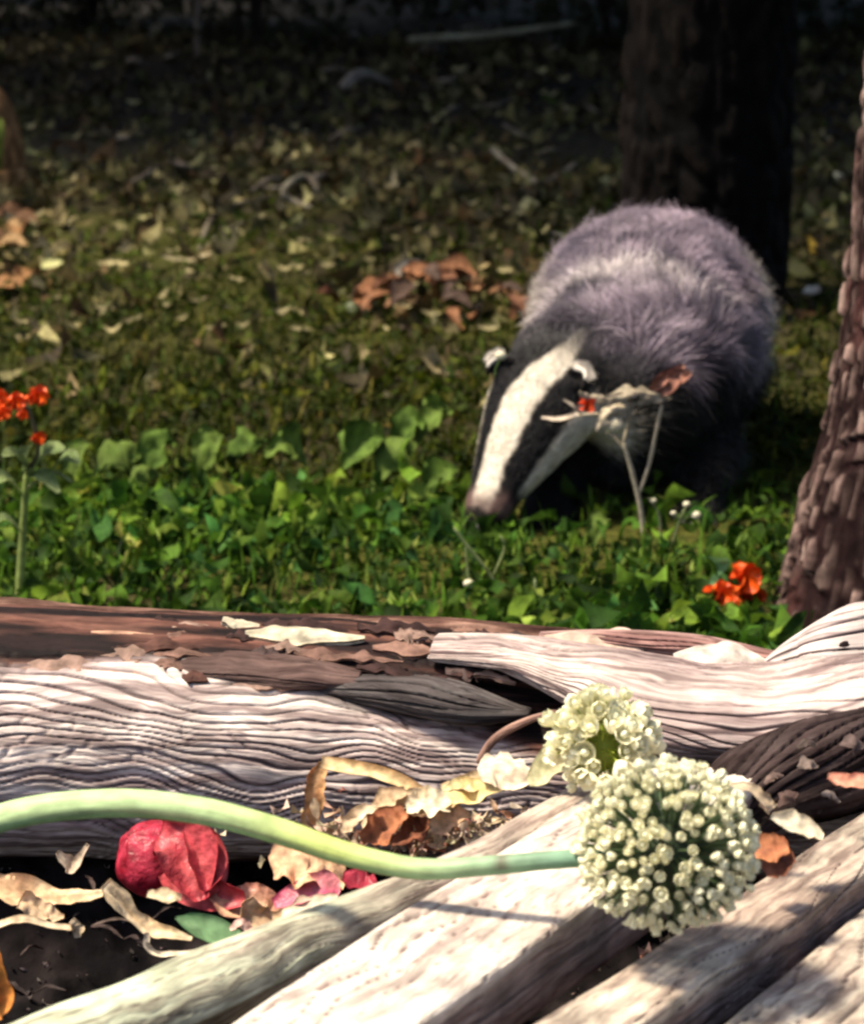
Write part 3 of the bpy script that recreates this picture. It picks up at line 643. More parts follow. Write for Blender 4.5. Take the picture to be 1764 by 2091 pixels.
for pts_, y_, rr_, cols_, lb_ in [
    ([(500, 1291), (580, 1290), (660, 1296), (745, 1300)], 2.302, (.0095, .006), SC1, 'bleached cream strip of wood on the log top near the centre'),
    ([(185, 1290), (270, 1292), (350, 1300), (435, 1314)], 2.300, (.007, .004), ((.55, .32, .22), (.3, .15, .1), (.08, .04, .03)), 'thin orange brown splinter on the log top at left'),
    ([(45, 1322), (90, 1311), (140, 1314), (195, 1326)], 2.290, (.014, .008), ((.74, .66, .52), (.6, .5, .4), (.2, .15, .12)), 'wide white chip of wood on the log top at the far left'),
    ([(455, 1262), (490, 1272), (530, 1276)], 2.325, (.008, .005), SC1, 'short pale splinter sticking up behind the bleached strip'),
    ([(930, 1322), (1000, 1312), (1080, 1314)], 2.300, (.008, .004), SC1, 'small cream splinter where the gnarled branch begins'),
    ([(760, 1320), (830, 1318), (890, 1330)], 2.290, (.009, .004), ((.35, .2, .15), (.2, .1, .08), (.05, .02, .02)), 'small red brown splinter in the middle of the log top')]:
    k_ = [W(a, b, y=y_) for a, b in pts_]; n_ = len(k_)
    splinter(k_, rr_[0], cols_, lb_, 50+len(lb_))
for pts_, y_, rr_, cols_, lb_ in [
    ([(1110, 1302), (1200, 1296), (1300, 1300), (1385, 1312)], 2.285, (.014, .006), ((.74, .56, .44), (.5, .32, .26), (.16, .07, .06)), 'peach coloured peeled strip on top of the branches at right of centre'),
    ([(1375, 1340), (1440, 1328), (1510, 1332), (1575, 1352)], 2.245, (.014, .010), ((.76, .68, .60), (.55, .45, .4), (.16, .1, .1)), 'bleached white chunk of wood just left of the rounded knob'),
    ([(1290, 1440), (1345, 1446), (1400, 1462)], 2.16, (.012, .006), ((.12, .08, .08), (.05, .03, .03), (.01, .006, .006)), 'dark crack filled with rot behind the small flower head'),
    ([(1440, 1395), (1520, 1385), (1600, 1400)], 2.17, (.008, .005), ((.70, .6, .54), (.42, .32, .3), (.1, .06, .06)), 'low pale ridge of loose wood on the gnarled branch')]:
    k_ = [W(a, b, y=y_) for a, b in pts_]; n_ = len(k_)
    splinter(k_, rr_[0], cols_, lb_, 50+len(lb_))
piece('wood_fragment', [W(300, 1362, y=2.276), W(450, 1366, y=2.272), W(610, 1380, y=2.262), W(740, 1392, y=2.256)], [(.010, .004), (.024, .010), (.026, .011), (.012, .006)],
      'brown crumbling fragment of rotten wood left of the dark knot on the log', 'wood fragment', ((.16, .10, .085), (.07, .04, .035), (.015, .010, .010)), 53, 220, 120, .004, 120, .018)
piece('wood_fragment', [W(640, 1405, y=2.252), W(800, 1415, y=2.245), W(940, 1432, y=2.232), W(1085, 1450, y=2.222)], [(.008, .006), (.022, .013), (.026, .015), (.010, .006)],
      'dark grey rounded fragment of wood resting on the middle of the log', 'wood fragment', ((.13, .115, .11), (.06, .05, .05), (.014, .010, .012)), 54, 240, 120, .0045, 120, .016)
# pale gnarled branch running right
pD = [W(880, 1335, y=2.28), W(1050, 1345, y=2.25), W(1230, 1385, y=2.20), W(1400, 1445, y=2.155), W(1600, 1450, y=2.15), W(1800, 1410, y=2.16), W(2050, 1370, y=2.2)]
piece('gnarled_branch', pD, [(.014, .007), (.030, .012), (.055, .022), (.085, .034), (.09, .038), (.09, .042), (.085, .04)],
      'thick pale gnarled branch sweeping up to the right edge', 'branch', ((.60, .50, .45), (.36, .27, .26), (.05, .028, .032)), 61, 420, 220, .0040, 105, .022, front=45, mat=M_LOG, warp=.045)
piece('gnarled_branch', [W(1100, 1300, y=2.30), W(1250, 1305, y=2.29), W(1420, 1322, y=2.28), W(1580, 1350, y=2.25)], [(.008, .006), (.016, .010), (.016, .011), (.012, .008)],
      'slender peeling pinkish branch lying behind the pale gnarled branch', 'branch', ((.66, .48, .42), (.40, .22, .19), (.07, .03, .03)), 62, 300, 110, .0025, 170, .008)
# knob with hollow
def knob_disp(L, A, R):
    d, G = log_disp(.003, 80, 63, big=.014, warp=.04, cross=False)(L, A, R)
    return d, G
tag(obj('driftwood_stump', limb([W(1575, 1370, y=2.23), W(1655, 1342, y=2.22), W(1745, 1318, y=2.21), W(1860, 1305, y=2.22)], [(.010, .007), (.032, .020), (.044, .030), (.04, .032)], 220, 180, disp=knob_disp,
    color=wood_color((.66, .58, .54), (.45, .37, .35), (.08, .05, .05), 63), seed=63, front=45), M_LOG), 'smooth pale rounded wood knob at the right edge above the gnarled branch', 'wood stump')
o = tag(obj('knot_hole', limb([W(1705, 1325, y=2.172), W(1728, 1320, y=2.172), W(1755, 1318, y=2.172)], [.003, .006, .003], 14, 12, color=(.02, .012, .012)), M_BARK, bpy.data.objects['driftwood_stump']))
# dark decayed log under the branch at right
piece('rotten_log', [W(1440, 1700, y=1.98), W(1560, 1600, y=2.01), W(1700, 1545, y=2.04), W(1900, 1510, y=2.08)], [(.03, .022), (.040, .034), (.045, .040), (.045, .04)],
      'dark decayed log in shadow beneath the pale branch at right', 'log', ((.060, .042, .040), (.014, .009, .010), (.004, .003, .003)), 64, 260, 170, .0055, 120, .034, mat=M_BARK, warp=.022, cross=True)

# planks
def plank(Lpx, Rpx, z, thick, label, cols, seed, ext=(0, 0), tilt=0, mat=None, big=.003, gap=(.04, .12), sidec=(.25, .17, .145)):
    l0, l1 = W(*Lpx[0], z=z), W(*Lpx[1], z=z); r0, r1 = W(*Rpx[0], z=z), W(*Rpx[1], z=z)
    d = (l1-l0).normalized(); side = Vector((d.y, -d.x, 0))
    w0 = (r0-l0).dot(side); w1 = (r1-l0).dot(side); wd = (w0+w1)/2
    a = l0-d*ext[0]+side*wd/2; b = l0+d*((l1-l0).length+ext[1])+side*wd/2
    dz = Vector((0, 0, -thick/2))
    k = [a+dz, a.lerp(b, .33)+dz+Vector((0, 0, .002)), a.lerp(b, .66)+dz, b+dz+Vector((0, 0, tilt))]
    return tag(obj('plank', limb(k, [(wd/2, thick/2)]*4, 330, 120, power=16, disp=log_disp(.0016, 85, seed, big=big*1.1, kf=1.6, warp=.03, cross=False, gap=gap), color=lambda L, A, V, G: mixc(wood_color(*cols, seed)(L, A, V, G), np.array(sidec)*(1+.5*fbm(L*14, A*6, 0, seed+40))[..., None], .85*sstep(thick/2-.004, thick/2-.012, V[..., 2]-k[0].z)), seed=seed), mat or M_PLANK), label, 'plank')  # side faces browner: dirtier grain, with their shade painted in too
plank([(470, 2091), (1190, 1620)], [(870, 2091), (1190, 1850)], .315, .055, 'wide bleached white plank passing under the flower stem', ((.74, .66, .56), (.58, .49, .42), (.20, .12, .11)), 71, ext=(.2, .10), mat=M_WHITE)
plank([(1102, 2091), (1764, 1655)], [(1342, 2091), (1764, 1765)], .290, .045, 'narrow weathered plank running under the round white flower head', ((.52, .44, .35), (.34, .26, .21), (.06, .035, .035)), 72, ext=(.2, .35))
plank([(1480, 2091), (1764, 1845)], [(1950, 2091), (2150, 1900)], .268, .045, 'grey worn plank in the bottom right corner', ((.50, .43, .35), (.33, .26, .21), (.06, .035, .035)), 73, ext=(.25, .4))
# round greenish pole left of the white plank
GC = ((.56, .60, .42), (.44, .42, .32), (.14, .10, .08))
tag(obj('pole', limb([W(-120, 2240, z=.27), W(330, 2065, z=.275), W(640, 1925, z=.28), W(900, 1812, z=.285), W(1100, 1705, z=.285), W(1290, 1600, z=.285)], [(.030, .028), (.029, .026), (.024, .023), (.022, .020), (.022, .018), (.020, .016)], 420, 120,
    disp=log_disp(.0009, 90, 74, big=.009, cross=False, warp=.02, gap=(.04, .10)),
    color=lambda L, A, V, G: mixc(wood_color(*GC, 74)(L, A, V, G), (.42, .33, .28), sstep(.20, .45, L+.15*fbm(L*9, A*2, 0, 7))*.85), seed=74), M_PLANK),
    'rounded greenish cream pole bordering the dark soil on the left', 'pole')

# ------------------------------------------------------------------ ALLIUM FLOWERS
def floret_mesh(seed, openness, greenish):
    """six cupped tepals round a small ovary"""
    VV_, FF_, CC_ = [], [], []; nb_ = 0; rs = np.random.default_rng(seed)
    for k in range(6):
        a = k*math.pi/3+rs.normal(0, .08); nT = 5
        for q in range(nT):
            t = q/(nT-1); r = (.16+openness*math.sin(t*1.9)*.62); h = t*1.05*(1-.35*openness*t); w = .34*math.sin(math.pi*min(.98, .12+t*.82))
            for s in (-1, 0, 1):
                ang = a; rad = r-.10*abs(s)*0+.05*(1-abs(s)); px = rad*math.cos(ang)-s*w*math.sin(ang); py = rad*math.sin(ang)+s*w*math.cos(ang)
                VV_.append((px, py, h+.02*abs(s))); g = np.array((.95, .90, .68)); CC_.append(g*(1-greenish*(1-t)*.6)*np.array((1, 1, 1-.25*greenish)) if s else g*np.array((.95, .96, .88)))
        for q in range(nT-1):
            for s in (0, 1): FF_.append((nb_+q*3+s, nb_+q*3+s+1, nb_+(q+1)*3+s+1, nb_+(q+1)*3+s))
        nb_ += nT*3
    v, f = ellipsoid((0, 0, .42), np.eye(3), (.26, .26, .34), 8, 5); VV_ += list(map(tuple, v)); FF_ += [tuple(x+nb_) for x in f]; CC_ += [np.array((.84, .82, .60))]*len(v)
    return mesh_np('floret', np.array(VV_), np.array(FF_), {'Col': np.array(CC_)})
M_PETAL = mat_attr('cream_petal', rough=.55, trans=.18, scale=400, var=.10, spec=.3, bump=.1)
M_GREEN = mat_attr('flower_stalk', rough=.6, trans=.05, scale=70, var=.2, spec=.35, bump=.15)
FLO = [floret_mesh(i, o_, g_) for i, (o_, g_) in enumerate([(.35, .1), (.50, .08), (.22, .15), (.70, .2), (.42, .5)])]
for m in FLO: m.materials.append(M_PETAL)
def allium(center, R, N, sfl, stem_path, stem_r, label, seed, open_mid=9, jit=.035, corec=(.022, .036, .016), maxparts=290, holes=.35, stemcol=None, choose=(0, 1, 2, 3), squash=1.0, gcol=(.07, .11, .045)):
    rs = np.random.default_rng(seed); c = Vector(center)
    root = empty('allium_flower', c, label, 'flower')
    obj('stem', limb(stem_path, stem_r, 160, 28, seed=seed, disp=lambda L, A, R_: (.0006*fbm(L*20, A*2, 0, seed), {}),
        color=stemcol or (.3, .4, .2)), M_GREEN, root)
    pts = []
    for i in range(N):
        z = 1-2*(i+.5)/N; a = i*2.399963; r = math.sqrt(1-z*z); pts.append(Vector((r*math.cos(a), r*math.sin(a), z)))
    cd = (Vector((0, 0, CAM_H))-c).normalized()
    pts = [(p+Vector(rs.normal(0, .055, 3))).normalized() for p in pts]
    order = sorted(range(N), key=lambda i: -pts[i].dot(cd)); stuffV, stuffF = [], []; nbv = 0; sc_ = []
    ped_V, ped_F = [], []; pn = 0
    for rank, i in enumerate(order):
        d = pts[i]; rr = R*(1+rs.normal(0, jit))
        rr *= 1-.16*max(0, -d.z-.25)
        tip = c+Vector((d.x, d.y, d.z*squash))*rr; s = sfl*rs.uniform(.78, 1.2)*(.75 if d.z < -.45 else 1)
        q = (d+Vector(rs.normal(0, .22, 3))).normalized().to_track_quat('Z', 'Y')
        base = tip-q@Vector((0, 0, s*.75))
        # pedicel
        e1 = c+d*R*.12; sd = d.orthogonal().normalized()*.0007; sd2 = d.cross(sd).normalized()*.0007
        ped_V += [e1+sd, e1-sd, e1+sd2, base+sd, base-sd, base+sd2]; ped_F += [(pn, pn+1, pn+4, pn+3), (pn+1, pn+2, pn+5, pn+4), (pn+2, pn, pn+3, pn+5)]; pn += 6
        me = FLO[choose[rs.integers(0, len(choose))]]
        if d.z < -.3 and rs.random() < holes: continue
        if d.dot((cd+Vector((.05, 0, -.12))).normalized()) > open_mid and rs.random() < .85: continue
        if rank < maxparts:
            o = obj('floret', me, None, root); o.matrix_parent_inverse = Matrix.Identity(4)
            o.location = base-c; o.rotation_mode = 'QUATERNION'; o.rotation_quaternion = q; o.scale = (s, s, s)
        else: sc_.append((base, q, s, me))
    obj('flower_stalks', mesh_np('stalks', np.array(ped_V), np.array(ped_F), {'Col': np.tile(gcol, (len(ped_V), 1))}), M_GREEN, root)['kind'] = 'stuff'
    if sc_:
        VV_, FF_, CC_ = [], [], []; nb_ = 0
        for base, q, s, me in sc_:
            n_ = len(me.vertices); co_ = np.zeros(n_*3, np.float32); me.vertices.foreach_get('co', co_); co_ = co_.reshape(-1, 3)
            ca = np.zeros(n_*4, np.float32); me.color_attributes['Col'].data.foreach_get('color', ca)
            VV_.append(co_@np.array(q.to_matrix()).T*s+np.array(base)); CC_.append(ca.reshape(-1, 4)[:, :3])
            lv = np.zeros(len(me.loops), np.int32); me.loops.foreach_get('vertex_index', lv); FF_.append(lv.reshape(-1, 4)+nb_); nb_ += n_
        o = obj('florets_behind', mesh_np('florets', np.vstack(VV_), np.vstack(FF_), {'Col': np.vstack(CC_)}), M_PETAL, root); o['kind'] = 'stuff'
    v, f = ellipsoid(tuple(c), np.eye(3), (R*.45,)*3, 16, 10); v = v+.006*fbm(v[:, 0]*120, v[:, 1]*120, v[:, 2]*120, 3)[:, None]
    obj('flower_core', mesh_np('core', v, f, {'Col': np.tile(corec, (len(v), 1))}), M_GREEN, root)
    return root
c1 = W(1362, 1738, z=.368)
yb = c1.y
def stem_col(L, A, V, G):
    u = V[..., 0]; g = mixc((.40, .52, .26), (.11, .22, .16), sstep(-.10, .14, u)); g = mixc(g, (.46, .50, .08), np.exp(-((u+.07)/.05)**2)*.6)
    low = sstep(.2, -.5, np.sin(A)); g = mixc(g, (.15, .32, .17), low*.6)  # underside shade painted into the green of the stem
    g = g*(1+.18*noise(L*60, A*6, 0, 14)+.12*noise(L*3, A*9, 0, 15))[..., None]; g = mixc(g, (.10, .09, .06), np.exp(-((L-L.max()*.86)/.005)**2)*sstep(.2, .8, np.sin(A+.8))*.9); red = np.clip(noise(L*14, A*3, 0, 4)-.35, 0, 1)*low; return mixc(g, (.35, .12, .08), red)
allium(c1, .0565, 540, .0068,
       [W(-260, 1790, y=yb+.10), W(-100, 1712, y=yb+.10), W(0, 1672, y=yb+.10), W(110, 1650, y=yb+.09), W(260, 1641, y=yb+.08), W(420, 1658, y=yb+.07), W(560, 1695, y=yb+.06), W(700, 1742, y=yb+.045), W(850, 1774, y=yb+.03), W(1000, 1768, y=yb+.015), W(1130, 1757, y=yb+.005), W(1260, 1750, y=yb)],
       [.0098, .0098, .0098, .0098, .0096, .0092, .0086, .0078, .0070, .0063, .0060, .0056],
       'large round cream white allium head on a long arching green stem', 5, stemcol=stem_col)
sb = W(1120, 1757, y=yb+.002)
c2 = W(1228, 1522, y=1.955)
allium(c2, .0370, 150, .0120, [c2+Vector((.005, .0, -.01)), c2+Vector((.03, -.01, -.030)), c2+Vector((.09, -.02, -.045))], [.004, .0045, .005],
       'smaller ragged cream allium head with yellow green middle behind the large one', 9, maxparts=120, choose=(3, 4, 1), gcol=(.34, .42, .04), squash=1.05, open_mid=.925, jit=.11, corec=(.16, .20, .02))

# ------------------------------------------------------------------ RED ONION, SKINS, HUSKS
M_RED = mat_attr('onion_skin', rough=.42, trans=.22, scale=130, var=.35, spec=.4, bump=.6)
on_c = W(312, 1755, y=2.085)
on = empty('red_onion', on_c, 'shiny crimson red onion half peeled on the dark soil under the stem', 'onion')
th_ = np.linspace(0, np.pi, 30); ph_ = np.linspace(0, 2*np.pi, 48, endpoint=False); TH, PH = np.meshgrid(th_, ph_, indexing='ij')
r_ = .030*(1+0.007*np.cos(PH*9+TH*2)+.09*fbm(np.cos(PH)*1.5, np.sin(PH)*1.5, TH, 4)+.10*np.exp(-(TH/.35)**2))
ax = Vector((-.5, -.3, .65)).normalized(); qm = np.array(ax.to_track_quat('Z', 'Y').to_matrix())
Vo = np.stack([r_*np.sin(TH)*np.cos(PH), r_*np.sin(TH)*np.sin(PH), r_*np.cos(TH)*.92], -1).reshape(-1, 3)@qm.T+np.array(on_c)
i, j = np.meshgrid(np.arange(29), np.arange(48), indexing='ij'); Fo = np.stack([i*48+j, i*48+(j+1) % 48, (i+1)*48+(j+1) % 48, (i+1)*48+j], -1).reshape(-1, 4)
cO = mixc((.22, .004, .015), (.50, .035, .07), np.clip(.5+.15*np.cos(PH*9+TH*2)+1.2*fbm(PH*2, TH*3, 0, 6), 0, 1)).reshape(-1, 3)
obj('bulb', mesh_np('bulb', Vo, Fo, {'Col': cO}), M_RED, on)
RED1, RED2 = (.42, .015, .035), (.60, .12, .13)
for pth, wd_, cup_, sd_ in [
    ([(330, 1700), (370, 1720), (390, 1780), (410, 1840)], [.010, .022, .020, .006], .7, 3),
    ([(390, 1690), (415, 1730), (420, 1780), (415, 1820)], [.006, .013, .014, .004], .9, 4),
    ([(440, 1716), (447, 1750), (440, 1790), (425, 1822)], [.003, .008, .010, .004], -.8, 5),
    ([(350, 1770), (390, 1800), (440, 1825), (500, 1835)], [.012, .018, .014, .006], .6, 6)]:
    p = [W(a, b, y=2.06-.012*k) for k, (a, b) in enumerate(pth)]
    obj('onion_layer', ribbon(p, wd_, (0.2, -1, .3), cup=cup_, crumple=.35, seed=sd_, color=RED1, color2=RED2, n=22, m=9, thick=.0008), M_RED, on)
def litter_item(name, path, widths, label, cat, c1_, c2_, y=None, z=None, seed=0, normal=(0, -.5, .85), cup=.3, crumple=.3, mat=M_DRY, edge=.25, thick=.0006, group=None, n=22, wave=0):
    P_ = [W(a, b, y=y) if z is None else W(a, b, z=z) for a, b in path] if len(path[0]) == 2 else [W(a, b, y=yy) for a, b, yy in path]
    return tag(obj(name, ribbon(P_, widths, normal, cup=cup, crumple=crumple, seed=seed, color=c1_, color2=c2_, n=n, m=7, thick=thick, edge=edge, wave=wave), mat), label, cat, group)
TAN, CREAM, ORANGE, RUST = (.52, .36, .22), (.74, .60, .42), (.60, .27, .09), (.30, .10, .05)
litter_item('onion_skin', [(430, 1830), (480, 1850), (540, 1850), (580, 1880)], [.006, .014, .014, .006], 'salmon pink crumpled onion skin trailing from the red onion', 'onion skin', (.55, .20, .15), (.66, .42, .26), y=2.03, seed=11, mat=M_RED, crumple=.7)
litter_item('onion_skin', [(555, 1775), (600, 1760), (650, 1775), (705, 1800)], [.010, .022, .022, .008], 'pale peach papery onion skin under the stem right of the red onion', 'onion skin', (.74, .48, .30), (.64, .34, .2), y=2.02, seed=12, crumple=.6)
litter_item('onion_skin', [(560, 1850), (610, 1825), (665, 1815), (690, 1830)], [.005, .012, .012, .004], 'magenta pink scrap of onion skin below the peach skin', 'onion skin', (.55, .05, .16), (.66, .25, .25), y=2.0, seed=13, mat=M_RED)
litter_item('onion_skin', [(700, 1790), (725, 1798), (750, 1805), (768, 1795)], [.004, .011, .010, .004], 'small dark crimson onion scrap beneath the stem', 'onion skin', (.30, .02, .04), (.5, .05, .08), y=1.985, seed=14, mat=M_RED)
litter_item('onion_skin', [(500, 1840), (520, 1880), (560, 1890), (590, 1860)], [.006, .014, .012, .004], 'tan torn onion skin between the salmon skin and the pole', 'onion skin', (.50, .32, .20), (.62, .44, .28), y=2.005, seed=15)
litter_item('onion_skin', [(575, 1868), (610, 1860), (650, 1848), (690, 1838)], [.004, .009, .009, .004], 'cream sliver of skin beside the pole below the magenta scrap', 'onion skin', CREAM, (.72, .55, .42), y=1.985, seed=16)
litter_item('onion_skin', [(300, 1826), (335, 1832), (370, 1835)], [.003, .007, .003], 'short cream sliver on the soil just below the red onion', 'onion skin', CREAM, TAN, y=2.02, seed=17)
litter_item('dry_husk', [(-60, 1818), (30, 1826), (120, 1832), (210, 1824)], [.012, .013, .010, .003], 'broad pale orange dry husk reaching in from the left edge', 'husk', (.76, .56, .36), (.60, .36, .2), y=2.03, seed=21, crumple=.9)
litter_item('dry_husk', [(40, 1840), (90, 1865), (130, 1875)], [.008, .008, .002], 'torn tan flap under the broad orange husk at left', 'husk', TAN, (.66, .46, .3), y=2.01, seed=22, crumple=.8)
litter_item('dry_husk', [(-20, 1897), (40, 1878), (100, 1890), (155, 1898)], [.003, .0035, .003, .003], 'thin curved cream husk strip low at the left', 'husk', CREAM, TAN, y=1.97, seed=23)
litter_item('dry_husk', [(212, 1808), (240, 1835), (280, 1880), (310, 1900), (350, 1908), (392, 1918)], [.006, .008, .006, .008, .006, .002], 'twisted cream husk bending down towards the green leaf', 'husk', (.80, .66, .46), (.66, .46, .26), y=1.985, seed=24, crumple=.6, n=30)
litter_item('dry_husk', [(300, 1905), (302, 1935), (330, 1950), (400, 1945)], [.002, .0028, .0025, .002], 'thin hooked white husk below the green leaf', 'husk', CREAM, (.7, .6, .5), y=1.965, seed=25)
litter_item('dry_husk', [(146, 1880), (156, 1895), (158, 1915)], [.003, .005, .002], 'short upright cream husk at the end of the thin left strip', 'husk', CREAM, TAN, y=1.97, seed=26)
litter_item('dry_husk', [(470, 1900), (490, 1885), (512, 1900)], [.002, .0045, .003], 'tiny curled pink husk touching the pole', 'husk', (.7, .48, .4), (.6, .3, .25), y=1.955, seed=27)
litter_item('dry_husk', [(118, 1740), (140, 1765), (152, 1770), (180, 1725)], [.002, .007, .006, .002], 'small forked pale scrap lying on the dark soil left of the onion', 'husk', (.62, .50, .38), (.4, .3, .22), y=2.07, seed=28)
litter_item('green_leaf', [(358, 1874), (390, 1888), (435, 1905), (485, 1922)], [.001, .009, .012, .008], 'single green pointed leaf beside the pole on the dark soil', 'leaf', (.16, .30, .14), (.24, .38, .2), y=1.965, seed=29, mat=M_LEAF, crumple=.15, edge=.05)
litter_item('dry_leaf', [(-14, 1930), (-8, 1990), (4, 2040), (-5, 2080)], [.003, .007, .009, .003], 'bright orange leaf edge at the bottom left border', 'leaf', (.75, .30, .06), (.6, .2, .05), y=1.84, seed=30)
# dried flower debris between log and white plank
litter_item('dry_stalk', [(632, 1690), (640, 1630), (645, 1590), (662, 1562)], [.006, .008, .007, .004], 'rust orange upright part of the bent dry stalk on the log', 'stalk', (.66, .30, .12), (.72, .48, .25), y=2.09, seed=31, normal=(0, -1, .2))
litter_item('dry_stalk', [(655, 1562), (720, 1572), (800, 1595), (880, 1635), (930, 1650)], [.006, .007, .0065, .005, .002], 'pale golden dry stalk arching right from the rust stalk', 'stalk', (.80, .62, .36), (.74, .46, .22), y=2.075, seed=32, cup=.6)
deb = [((740, 1690), (800, 1650), (860, 1625), (.004, .012, .005), CREAM, TAN, 'long cream shred in the debris heap behind the stem'),
       ((880, 1650), (950, 1625), (1030, 1605), (.005, .013, .004), (.72, .52, .20), (.78, .66, .36), 'yellow dry leaf pointing to the small flower head'),
       ((830, 1655), (870, 1645), (920, 1650), (.005, .014, .006), (.80, .70, .52), CREAM, 'broad pale petal at the middle of the debris heap'),
       ((740, 1720), (790, 1690), (830, 1660), (.006, .014, .006), RUST, (.45, .18, .08), 'rust brown curled leaf low in the debris heap'),
       ((760, 1650), (790, 1640), (830, 1618), (.004, .010, .004), (.60, .42, .26), TAN, 'tan shred at the upper left of the debris heap'),
       ((800, 1725), (850, 1700), (880, 1680), (.004, .012, .006), (.10, .05, .04), RUST, 'blackish brown leaf just above the arching stem'),
       ((880, 1700), (920, 1680), (960, 1665), (.005, .012, .004), (.62, .38, .22), (.7, .5, .34), 'orange tan leaf leaning on the pole'),
       ((700, 1700), (730, 1670), (770, 1650), (.003, .008, .003), CREAM, TAN, 'narrow cream shred by the rust stalk'),
       ((900, 1610), (960, 1605), (1010, 1612), (.003, .009, .004), (.7, .5, .28), CREAM, 'sandy leaf edge under the tan petal')]
for k, (a, b, c, w_, q1, q2, lb) in enumerate(deb):
    litter_item('dry_leaf', [a, b, c], w_, lb, 'leaf', q1, q2, y=2.045-.008*(k % 4), seed=40+k, crumple=.6, cup=.5)
litter_item('dry_petal', [(975, 1575), (1010, 1562), (1050, 1570), (1092, 1580)], [.008, .017, .018, .006], 'large pale cream petal lying left of the small flower head', 'petal', (.82, .70, .52), (.76, .58, .42), y=2.04, seed=60, cup=-.5, crumple=.2)
litter_item('dry_leaf', [(1080, 1600), (1120, 1570), (1160, 1530), (1185, 1490)], [.004, .014, .014, .004], 'olive grey dry leaf against the left of the small flower head', 'leaf', (.40, .37, .20), (.62, .56, .36), y=2.0, seed=61)
tag(obj('twig', limb([W(975, 1560, y=2.09), W(1010, 1510, y=2.085), W(1070, 1475, y=2.08), W(1140, 1452, y=2.08)], [.003, .0035, .003, .002], 40, 10, color=(.42, .26, .20)), M_WOOD), 'brown curved twig leaning on the log behind the small flower head', 'twig')
# debris on the right
litter_item('dry_leaf', [(1575, 1668), (1610, 1685), (1650, 1700), (1680, 1712)], [.003, .009, .007, .003], 'bone white curled leaf lying above the narrow plank', 'leaf', (.82, .74, .58), CREAM, y=1.84, seed=71, cup=.6)
litter_item('dry_leaf', [(1540, 1745), (1575, 1735), (1610, 1730)], [.004, .012, .005], 'small rust orange leaf beside the large flower head', 'leaf', (.50, .20, .09), RUST, y=1.80, seed=72)
litter_item('dry_leaf', [(1560, 1780), (1590, 1760), (1620, 1745)], [.004, .014, .006], 'dark brown leaf in the gap right of the large flower head', 'leaf', (.16, .07, .05), RUST, y=1.80, seed=73)
litter_item('dry_leaf', [(1690, 1585), (1730, 1598), (1790, 1600)], [.003, .007, .006], 'salmon red leaf at the right edge in the dark hollow', 'leaf', (.72, .22, .14), (.7, .38, .26), y=1.93, seed=74)
litter_item('dry_leaf', [(1490, 1605), (1530, 1610), (1560, 1635), (1575, 1655)], [.002, .004, .005, .006], 'curved tan leaf stalk over the right of the large flower head', 'leaf', TAN, CREAM, y=1.86, seed=75)
# small mixed chips in the hollows (uncountable)
def chips(n, ctr, ext, cols, wts, s0, s1, zf, name, label):
    x = rng.normal(0, 1, n)*ext[0]+ctr[0]; y = rng.normal(0, 1, n)*ext[1]+ctr[1]
    pos = np.stack([x, y, zf(x, y)+rng.uniform(.002, ext[2], n)], -1)
    R = rotz(rng.uniform(0, 6.28, n))@rotx(rng.normal(0, .6, n))@roty(rng.normal(0, .6, n))
    tag(obj(name, scatter(name, LEAFS, pos, R, rng.uniform(s0, s1, n), palette(n, cols, wts), None), M_DRY), label, kind='stuff')
cR = W(1620, 1680, z=.2)
chips(700, (cR.x, cR.y+.02), (.08, .06, .01), [(.04, .028, .026), (.10, .065, .055), (.24, .17, .14), (.16, .06, .04)], [5, 3, 1, 1], .005, .018, lambda x, y: bank(x, y)+.045*np.exp(-((y-cR.y-.07)/.06)**2), 'bark_mulch', 'dark bark mulch filling the hollow right of the flower heads')
cM = W(850, 1660, y=2.08)
chips(260, (cM.x, cM.y), (.045, .02, .03), [(.5, .36, .25), (.66, .52, .38), (.25, .12, .08)], [3, 3, 2], .008, .020, lambda x, y: x*0+cM.z-.03, 'dry_scraps', 'heap of small dry tan scraps behind the arching stem')
cL = W(200, 1880, z=.15)
chips(240, (cL.x, cL.y+.02), (.10, .08, .004), [(.03, .022, .022), (.07, .05, .05), (.18, .13, .11)], [5, 3, .8], .003, .009, bank, 'soil_crumbs', 'dark crumbs and shreds scattered on the soil')

# ------------------------------------------------------------------ PLANTS IN FRONT OF THE BADGER
def tube(path, r, color, mat, parent=None, name='stem', n=40):
    return obj(name, limb(path, r if isinstance(r, list) else [r]*len(path), n, 8, color=color, seed=3, disp=lambda L, A, R_: (.0004*fbm(L*60, A, 0, 5), {})), mat, parent)
M_STALK = mat_attr('dry_stalk', rough=.7, trans=.05, scale=150, var=.25)
yw = 3.62
wd0 = empty('dry_weed', W(1315, 1100, y=yw), 'tall dry forked weed with pale stems standing before the badger', 'plant')
WC = (.46, .38, .27)
tube([W(1316, 1120, y=yw), W(1308, 1040, y=yw), W(1292, 970, y=yw), W(1272, 900, y=yw)], [.0030, .0032, .0030, .0028], WC, M_STALK, wd0)
tube([W(1302, 1015, y=yw), W(1325, 950, y=yw), W(1340, 880, y=yw), W(1352, 825, y=yw)], .0023, WC, M_STALK, wd0)
tube([W(1285, 930, y=yw), W(1255, 895, y=yw), W(1238, 880, y=yw)], .0020, WC, M_STALK, wd0)
tube([W(1272, 905, y=yw), W(1284, 860, y=yw), W(1286, 830, y=yw)], .0020, WC, M_STALK, wd0)
